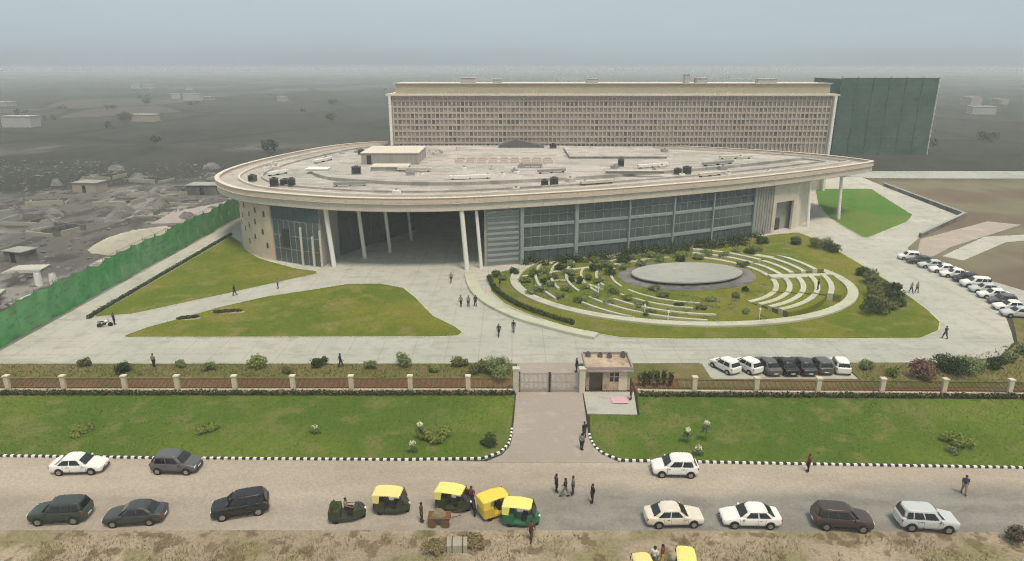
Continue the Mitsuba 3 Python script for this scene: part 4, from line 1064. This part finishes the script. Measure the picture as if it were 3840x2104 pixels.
# auto rickshaws
def rickshaw_meshes():
    o = {}
    o['body'] = mikit.ply(cat_(
        loft([np.array([(x, w, zb), (x, w, zt), (x, -w, zt), (x, -w, zb)]) for x, w, zb, zt in ((-1.3, .55, .38, .95), (-1.2, .64, .3, 1.05), (-.5, .65, .28, 1.0), (-.45, .65, .28, .42), (.35, .62, .28, .42), (.45, .58, .3, .95), (.95, .42, .34, 1.0), (1.25, .16, .42, .8))]),
        bx(1.05, 0, .25, .35, .3, .12)), 'rickshaw_green', smooth=30)
    can = []
    for x, w, zc in ((-1.32, .60, 1.62), (-1.15, .64, 1.76), (-.2, .66, 1.82), (.5, .62, 1.78), (.72, .56, 1.70)):
        A = np.linspace(0, math.pi, 9)
        up = [(x, w * math.cos(a), zc - .16 + .16 * math.sin(a) ** .6) for a in A]
        dn = [(x, w * .94 * math.cos(a), zc - .2 + .15 * math.sin(a) ** .6) for a in A[::-1]]
        can.append(np.array(up + dn))
    o['canopy'] = mikit.ply(loft(can), 'canopy_yellow', smooth=40)
    o['rear_sheet'] = mikit.ply(cat_(loft([np.array([(-1.33, .6, 1.0), (-1.33, .58, 1.6), (-1.28, .58, 1.6), (-1.28, .6, 1.0)]), np.array([(-1.33, -.6, 1.0), (-1.33, -.58, 1.6), (-1.28, -.58, 1.6), (-1.28, -.6, 1.0)])]),
                                     *[slabquad([(-1.3, s * .63, 1.0), (-.85, s * .63, 1.0), (-.75, s * .64, 1.62), (-1.3, s * .62, 1.6)][::s], inset=(0, 0)) for s in (1, -1)]), 'canopy_yellow')
    o['windscreen'] = mikit.ply(slabquad([(.98, -.45, .98), (.98, .45, .98), (.72, .5, 1.62), (.72, -.5, 1.62)], inset=(.03, .03)), 'car_glass')
    o['post'] = [mikit.ply(cyl((x0, s * .58, z0), (x1, s * .58, z1), .03, None, 6), 'seat_black') for x0, z0, x1, z1 in ((.95, .95, .70, 1.68), (-.45, .95, -.5, 1.7)) for s in (1, -1)]
    o['seat'] = mikit.ply(cat_(bx(-.75, 0, .55, .5, 1.15, .2), bx(-1.02, 0, .7, .14, 1.15, .5), bx(.2, 0, .42, .35, .7, .4)), 'seat_black')
    o['wheel'] = mikit.ply(cyl((0, -.06, .23), (0, .06, .23), .23, None, 16), 'rubber', smooth=40)
    o['headlight'] = mikit.ply(cyl((1.2, 0, .78), (1.3, 0, .78), .1, .09, 10), 'lamp_glass')
    return o


RM = rickshaw_meshes()


def rickshaw(x, y, rz, paint, canopy, label, z=.03, s=1.0):
    t = thing('auto_rickshaw', label, 'auto rickshaw')
    A = M(x, y, z, rz, s)
    put('body', RM['body'], paint, t, to=A)
    put('canopy', RM['canopy'], canopy, t, to=A)
    put('rear_sheet', RM['rear_sheet'], canopy, t, to=A)
    put('windscreen', RM['windscreen'], 'car_glass', t, to=A)
    put('seat', RM['seat'], 'seat_black', t, to=A)
    for p in RM['post']: put('post', p, 'seat_black', t, to=A)
    for wx, wy in ((1.0, 0), (-.8, .56), (-.8, -.56)):
        put('wheel', RM['wheel'], 'rubber', t, to=A @ T().translate([wx, wy, 0]))
    put('headlight', RM['headlight'], 'lamp_glass', t, to=A)
    return t


rickshaw(-9.3, 45.6, -6, 'rickshaw_dark', 'canopy_cream', 'pale yellow topped rickshaw with a dark body, westmost of the rickshaws', s=1.08)
rickshaw(-4.5, 45.9, -14, 'rickshaw_dark', 'canopy_lemon', 'lemon topped rickshaw standing behind the wooden handcart', s=1.08)
rickshaw(-1.2, 45.3, 28, 'rickshaw_yellow', 'canopy_yellow', 'yellow topped rickshaw with a yellow body beside the green rickshaw', s=1.08)
rickshaw(.75, 44.1, -10, 'rickshaw_green', 'canopy_lemon', 'lemon topped rickshaw with a green body in front of the yellow one', s=1.08)
rickshaw(11.8, 38.65, 82, 'rickshaw_green', 'canopy_lemon', 'green rickshaw cut off by the bottom edge of the picture', z=.05)
rickshaw(8.75, 38.0, 95, 'rickshaw_yellow', 'canopy_cream', 'pale yellow topped rickshaw cut off by the bottom edge beside the green one', z=.05)

# motorcycles
def bike_mesh():
    f = cat_(cyl((-.62, 0, .3), (.15, 0, .45), .06, None, 6), cyl((.15, 0, .45), (.5, 0, .85), .05, None, 6), cyl((.5, 0, .9), (.68, 0, .3), .035, None, 6), cyl((-.62, 0, .3), (-.35, 0, .72), .04, None, 6), bx(-.05, 0, .3, .4, .24, .3), cyl((-.1, -.12, .28), (-.7, -.14, .3), .05, .06, 8))
    tank = trimesh.creation.icosphere(2, 1); tank.apply_scale((.3, .15, .14)); tank.apply_translation((.22, 0, .82))
    seat = bx(-.38, 0, .74, .78, .24, .1)
    bar = cat_(cyl((.45, -.36, 1.02), (.45, .36, 1.02), .02, None, 6), cyl((.48, 0, .9), (.45, 0, 1.02), .03, None, 6))
    wh = cat_(*[cyl((x, -.05, .3), (x, .05, .3), .3, None, 16) for x in (0,)])
    return {k: mikit.ply(m) for k, m in dict(frame=f, tank=tank, seat=seat, bar=bar, wheel=wh).items()}


BM = bike_mesh()


def bike(x, y, rz, paint, label):
    t = thing('motorcycle', label, 'motorcycle')
    A = M(x, y, .03, rz)
    put('frame', BM['frame'], 'dark_metal', t, to=A)
    put('tank', BM['tank'], paint, t, to=A)
    put('seat', BM['seat'], 'seat_black', t, to=A)
    put('handlebar', BM['bar'], 'dark_metal', t, to=A)
    for wx in (.68, -.62): put('wheel', BM['wheel'], 'rubber', t, to=A @ T().translate([wx, 0, 0]))


t = thing('cargo_rickshaw', 'low open dark green cargo rickshaw with a rider west of the rickshaws', 'cargo rickshaw')
A = M(-12.6, 44.7, .03, 6, 1.08)
put('body', RM['body'], 'rickshaw_dark', t, to=A)
put('seat', RM['seat'], 'seat_black', t, to=A)
for wx, wy in ((1.0, 0), (-.8, .56), (-.8, -.56)):
    put('wheel', RM['wheel'], 'rubber', t, to=A @ T().translate([wx, wy, 0]))
put('headlight', RM['headlight'], 'lamp_glass', t, to=A)
put('handlebar', cat_(cyl((.75, -.4, 1.12), (.75, .4, 1.12), .025, None, 6), cyl((.95, 0, .8), (.75, 0, 1.12), .03, None, 6)), 'dark_metal', t, to=A)
put('load', mound(-.9, 0, .4, .5, .5, 9, 10, 4).apply_translation((0, 0, .9)), 'dark_green_leaf', t, to=A)
bike(-54.4, 85.2, 20, 'white_car', 'pale motorcycle standing at the start of the diagonal path')
bike(-3.0, 45.6, 100, 'black_car', 'dark motorcycle parked between the lemon and yellow rickshaws')

# wooden handcart
hc = thing('handcart', 'brown wooden handcart standing in front of the lemon topped rickshaw', 'cart')
put('bed', cat_(*[bx(-5.5, 43.6 + .2 * i, .78, 1.7, .18, .06) for i in range(5)], bx(-6.25, 44.0, .7, .08, 1.0, .1), bx(-4.75, 44.0, .7, .08, 1.0, .1)), 'wood_brown', hc)
for x, y in ((-6.0, 43.5), (-5.0, 43.5), (-6.0, 44.55), (-5.0, 44.55)):
    put('wheel', cyl((x, y - .03, .35), (x, y + .03, .35), .33, None, 16), 'wood_brown', hc)
put('handle', cat_(cyl((-4.7, 43.7, .8), (-3.9, 43.7, 1.0), .03, None, 6), cyl((-4.7, 44.3, .8), (-3.9, 44.3, 1.0), .03, None, 6), cyl((-3.9, 43.65, 1.0), (-3.9, 44.35, 1.0), .03, None, 6)), 'wood_brown', hc)
put('load', mound(-5.5, 44.0, .6, .42, .55, 3, 12, 4).apply_translation((0, 0, .85)), 'cloth_khaki', hc)
ck = thing('crate', 'pale wrapped crate lying in dry scrub on the verge below the rickshaws', 'crate')
put('box', bx(-3.95, 41.2, .05, 1.45, 1.0, .62, .05), 'tarp_cream', ck)
put('strap', cat_(bx(-4.3, 41.2, .05, .08, 1.04, .65, .05), bx(-3.55, 41.2, .05, .08, 1.04, .65, .05)), 'bark', ck)
shrub(-5.4, 41.1, 1.1, .6, 'dry scrub on the west side of the pale crate', 'dry_blade', 530, None, 'scrub', 700, .22)
shrub(-2.5, 41.2, 1.1, .6, 'dry scrub on the east side of the pale crate', 'dry_blade', 531, None, 'scrub', 700, .22)

# ------------------------------------------------------------------ people
def hullbones(bones, J, infl=0.0, scale=1.0):
    out = m3.Manifold()
    for a, b in bones:
        pa, ra = J[a]; pb, rb = J[b]
        s = [m3.Manifold.sphere((r + infl) * scale, 12).translate(tuple(p)) for p, r in ((pa, ra), (pb, rb))]
        out = out + m3.Manifold.batch_hull(s)
    return out


def person_meshes(pose):
    """origin at the feet, facing +x"""
    J = {}
    def j(n, x, y, z, r): J[n] = (np.array((x, y, z), float), r)
    sit = pose == 'ride'
    up = -.02 if not sit else -.02
    st = dict(walk=(.28, -.26), stride=(.18, -.2), stand=(.02, -.02), ride=(0, 0))[pose]
    arm = dict(walk=(-.22, .24), stride=(-.1, .16), stand=(.0, .03), ride=(.3, .3))[pose]
    hz = .92 if not sit else .9
    j('pelvis', 0, 0, hz, .125); j('waist', .01, 0, hz + .18, .118); j('chest', .0, 0, hz + .37, .135); j('neck', .0, 0, hz + .53, .055); j('headbase', .01, 0, hz + .62, .075); j('head', .015, 0, hz + .70, .095); j('nose', .115, 0, hz + .665, .014); j('chin', .06, 0, hz + .60, .045)
    for s, n in ((1, 'l'), (-1, 'r')):
        k = 0 if s > 0 else 1
        j('ear' + n, .01, s * .092, hz + .67, .02)
        j('hip' + n, 0, s * .09, hz - .02, .105)
        if sit:
            j('knee' + n, .42, s * .2, hz - .08, .07); j('ank' + n, .22, s * .22, .38, .048); j('toe' + n, .38, s * .22, .34, .04)
        else:
            f = st[k]
            j('knee' + n, f * .55 + .04 * (f != 0), s * .095, .50, .068); j('ank' + n, f - (.06 if f < 0 else 0), s * .095, .085 + (.06 if f < 0 else 0), .048); j('toe' + n, f + .15, s * .105, .045, .04)
        a = arm[k]
        j('sh' + n, 0, s * .185, hz + .46, .062); j('elb' + n, a * .45 - .03, s * .235, hz + .20, .048)
        wr = (a + .02, s * .23, hz - .03) if not sit else (.46, s * .3, hz + .14)
        j('wri' + n, *wr, .034)
        d = (np.array(wr) - J['elb' + n][0]); d /= np.linalg.norm(d)
        palm = np.array(wr) + d * .07
        j('palm' + n, *palm, .036)
        lat = np.array([1.0, 0, 0]); lat -= d * (lat @ d); lat /= np.linalg.norm(lat)
        inn = np.array([0, -s, 0.0])
        for q, (o, L) in enumerate(((-.03, .062), (-.01, .075), (.01, .08), (.03, .07))):
            p0 = palm + lat * o + d * .015; p1 = p0 + d * L * .55 + inn * .008; p2 = p1 + d * L * .4 + inn * .03
            j(f'f{n}{q}a', *p0, .0105); j(f'f{n}{q}b', *p1, .0095); j(f'f{n}{q}c', *p2, .0085)
        t0 = palm + lat * .03 - d * .02; t1 = t0 + lat * .03 + d * .035 + inn * .012
        j(f't{n}a', *t0, .013); j(f't{n}b', *t1, .010)
    torso = [('pelvis', 'waist'), ('waist', 'chest'), ('chest', 'neck'), ('hipl', 'hipr'), ('shl', 'chest'), ('shr', 'chest'), ('pelvis', 'hipl'), ('pelvis', 'hipr'), ('shl', 'shr')]
    head = [('neck', 'headbase'), ('headbase', 'head'), ('head', 'chin'), ('headbase', 'nose'), ('earl', 'earr')]
    arms, legs, hands, feet = [], [], [], []
    for n in 'lr':
        arms += [('sh' + n, 'elb' + n), ('elb' + n, 'wri' + n)]
        hands += [('wri' + n, 'palm' + n), (f't{n}a', f't{n}b')] + [x for q in range(4) for x in ((f'f{n}{q}a', f'f{n}{q}b'), (f'f{n}{q}b', f'f{n}{q}c'))] + [('palm' + n, f'f{n}0a'), ('palm' + n, f'f{n}3a')]
        legs += [('hip' + n, 'knee' + n), ('knee' + n, 'ank' + n)]
        feet += [('ank' + n, 'toe' + n)]

    def tri(man, L=.05, sm=4):
        mm = man.refine_to_length(L).to_mesh()
        m = trimesh.Trimesh(mm.vert_properties[:, :3], mm.tri_verts, process=True)
        if sm: trimesh.smoothing.filter_taubin(m, iterations=sm)
        return mikit.ply(m, 'skin_brown', smooth=True)
    o = {}
    o['body'] = tri(hullbones(torso + head + arms + legs + hands + feet, J), .05, 2)
    o['shirt'] = tri(hullbones(torso[:3] + torso[4:6] + torso[8:] + arms[::2], J, .016) - m3.Manifold.cube((2, 2, .3), True).translate((0, 0, hz - .14)) - m3.Manifold.cube((2, 2, .4), True).translate((0, 0, hz + .72)), .07, 3)
    o['trousers'] = tri(hullbones([torso[3]] + torso[6:8] + legs + [('pelvis', 'waist')], J, .014) - m3.Manifold.cube((2, 2, .8), True).translate((0, 0, hz + .53)), .07, 3)
    o['shoe'] = [tri(hullbones([('ank' + n, 'toe' + n)], J, .012), .06, 2) for n in 'lr']
    o['hair'] = tri((m3.Manifold.sphere(.104, 16).translate((.005, 0, hz + .715))) - m3.Manifold.cube((.2, .3, .2), True).translate((.13, 0, hz + .62)) - m3.Manifold.cube((.4, .4, .2), True).translate((0, 0, hz + .54)), .06, 2)
    o['eye'] = mikit.ply(cat_(*[trimesh.creation.icosphere(1, .012).apply_translation((.100, s * .034, hz + .705)) for s in (1, -1)]), 'hair_black')
    return o


PM = {p: person_meshes(p) for p in ('walk', 'stride', 'stand', 'ride')}


def person(x, y, rz, pose, shirt, trousers, label, z=.07, s=1.0, group=None):
    t = thing('person', label, 'person', group)
    m = PM[pose]; A = M(x, y, z, rz, s)
    put('body', m['body'], 'skin_brown', t, to=A)
    put('shirt', m['shirt'], shirt, t, to=A)
    put('trousers', m['trousers'], trousers, t, to=A)
    for q in m['shoe']: put('shoe', q, 'cloth_black', t, to=A)
    put('hair', m['hair'], 'hair_black', t, to=A)
    put('eyes', m['eye'], 'hair_black', t, to=A)


B_, W_ = 'cloth_black', 'cloth_white'
person(-42.1, 98.2, 30, 'walk', B_, B_, 'person in black on the diagonal path between the lawns')
person(-36.6, 101.6, 210, 'stand', 'cloth_grey', 'cloth_navy', 'person in grey farther up the diagonal path near the entrance')
person(-53.5, 85.9, 60, 'stand', 'cloth_navy', B_, 'person in navy beside the pale motorcycle at the diagonal path')
person(-9.8, 104.7, 250, 'walk', 'cloth_grey', B_, 'person in grey walking out of the columned entrance')
person(-7.4, 93.2, 80, 'walk', 'cloth_khaki', B_, 'person in khaki, westmost of three people in front of the entrance')
person(-6.3, 93.1, 95, 'stride', 'cloth_grey', 'cloth_navy', 'person in grey, middle of three people in front of the entrance')
person(-5.3, 93.3, 100, 'walk', B_, B_, 'person in black, eastmost of three people in front of the entrance')
person(-1.7, 81.8, 250, 'walk', B_, B_, 'person in all black on the front road, the nearer of two')
person(.2, 83.1, 260, 'stride', B_, 'cloth_grey', 'person in black top on the front road beside the walkway')
person(7.35, 71.0, 200, 'stand', B_, B_, 'guard in black standing behind the gate by the gatehouse')
person(6.75, 56.5, 120, 'stand', B_, 'cloth_navy', 'person in black at the edge of the entrance drive')
person(6.3, 54.4, 60, 'stand', 'cloth_grey', B_, 'person in grey below the one at the edge of the entrance drive')
person(3.6, 48.0, 20, 'stand', 'cloth_navy', B_, 'person in navy, westmost of the three standing in the road')
person(4.3, 47.4, 160, 'walk', B_, 'cloth_grey', 'person in black, middle of the three standing in the road')
person(4.95, 47.7, 190, 'stand', 'cloth_grey', 'cloth_navy', 'person in grey, eastmost of the three standing in the road')
person(6.4, 46.6, 200, 'stand', B_, B_, 'person in black standing alone in the road east of the drive')
person(36.7, 47.8, 250, 'stride', 'cloth_navy', 'cloth_khaki', 'person walking alone on the road above the silver estate car')
person(25.4, 51.0, 180, 'stand', 'cloth_maroon', B_, 'person in maroon at the kerb below the east lawn', z=.05)
person(55.3, 81.0, 100, 'walk', 'cloth_navy', B_, 'person in navy at the corner of the garden lawn')
person(61.2, 99.4, 280, 'walk', 'cloth_grey', 'cloth_navy', 'person in grey, nearer the garden of two on the slip road')
person(62.2, 99.6, 275, 'stride', 'cloth_khaki', B_, 'person in khaki, nearer the cars of two on the slip road')
person(45.4, 96.3, 150, 'stand', B_, B_, 'person in black among the terrace rows', z=1.6)
person(-1.9, 101.3, 200, 'stand', B_, 'cloth_grey', 'person in black on the raised walkway hedge near the entrance')
person(59.4, 106.6, 70, 'stand', W_, 'cloth_grey', 'person in white at the east edge of the garden', z=.16)
person(12.4, 64.2, 190, 'stand', 'cloth_maroon', 'cloth_brown', 'person in maroon beside the pink cloth at the gatehouse', z=.1)
person(-41.3, 72.2, 80, 'stand', 'cloth_khaki', B_, 'gardener in khaki on the planted strip west of the gate', z=.1)
person(-19.8, 72.3, 20, 'walk', 'cloth_navy', B_, 'gardener in navy on the planted strip nearer the gate', z=.1)
person(1.4, 42.1, 250, 'walk', 'cloth_brown', 'cloth_brown', 'person in brown walking onto the verge below the green rickshaw', z=.05)
person(-12.75, 44.72, 6, 'ride', 'cloth_khaki', B_, 'rider in khaki sitting on the low green cargo rickshaw', z=.14)
person(-3.2, 46.3, 250, 'stand', 'cloth_maroon', B_, 'person in maroon standing between the rickshaws')
person(-6.9, 44.2, 0, 'stand', 'cloth_brown', 'cloth_brown', 'person in brown at the west end of the handcart')
person(10.45, 39.5, 150, 'stand', 'cloth_maroon', 'cloth_yellow', 'person in maroon between the cut off rickshaws at the bottom', z=.05)
person(9.85, 39.3, 60, 'stand', W_, 'cloth_grey', 'person in white between the cut off rickshaws at the bottom', z=.05)

# ------------------------------------------------------------------ far country: houses, trees
rg = R_(77)
spots = []
for cx, cy, n, sp in ((-350, 745, 7, 45), (-230, 420, 4, 30), (-600, 1100, 9, 120), (-60, 900, 8, 90), (60, 800, 6, 70), (260, 900, 7, 90), (236, 372, 5, 22), (420, 640, 6, 60), (600, 1000, 8, 120), (330, 520, 3, 40), (-480, 620, 4, 60)):
    for _ in range((n + 1) // 2):
        spots.append((cx + rg.normal() * sp, cy + rg.normal() * sp * .5))
spots = sorted(((x, y) for x, y in spots if abs(x) < .76 * y and not (-.2 * y < x < .47 * y and y < 1500) and not (.46 * y < x < .64 * y and y > 260)), key=lambda q: q[0] / q[1])
spots += [(-112, 1800), (-80, 1830), (150, 1850), (640, 2000)]
for i, (x, y) in enumerate(spots):
    white = rg.random() < .6 or y > 1500
    t = thing('far_house', f'{"white" if white else "tan"} flat roofed house far off in the hazy fields, {nth(i)} of them from the west' if y < 1500 else f'long white shed on the horizon above the office block, {nth(i - len(spots) + 4)} from the west', 'house', 'houses far off in the haze')
    sx, sy, hh = rg.uniform(6, 18), rg.uniform(6, 12), rg.uniform(3, 7.5)
    if y > 1500: sx, sy, hh = 60, 20, 14
    r = rg.uniform(-.4, .4)
    put('wall', bx(x, y, 0, sx, sy, hh, r), 'far_white' if white else 'far_tan', t)
    put('roof', bx(x, y, hh, sx + .6, sy + .6, .3, r), 'grey_concrete', t)
for nm, lab, (cx, cy, sx, sy), n in (('far_trees', 'scattered dark trees over the hazy fields to the west', (-330, 560, 260, 300), 26), ('far_trees', 'scattered dark trees over the hazy fields behind the block', (100, 900, 300, 300), 30), ('far_trees', 'scattered dark trees over the hazy fields to the east', (330, 480, 150, 200), 18)):
    bl = []
    for _ in range(n):
        x, y = cx + rg.uniform(-sx, sx), cy + rg.uniform(-sy, sy)
        if y < 230 or (-60 < x < 100 and y < 330): continue
        h_ = rg.uniform(2.5, 6)
        bl += [(x + rg.normal() * 2, y + rg.normal() * 2, h_ * .6, h_ * .6, h_ * .6, h_ * .5) for _ in range(3)]
    put(nm, leaves(rg, bl, 220 * len(bl) // 3, 1.1), 'far_tree', kind='stuff', label=lab)

# ------------------------------------------------------------------ haze
put('haze', {'type': 'cube', 'interior': {'type': 'ref', 'id': 'haze_air'}}, 'haze_shell', kind='stuff', label='pale haze over the whole plain',
    to=T().translate([0, 4350, 17.5]).scale([7100, 4800, 18.7]))
scene['haze_shell'] = {'type': 'null'}
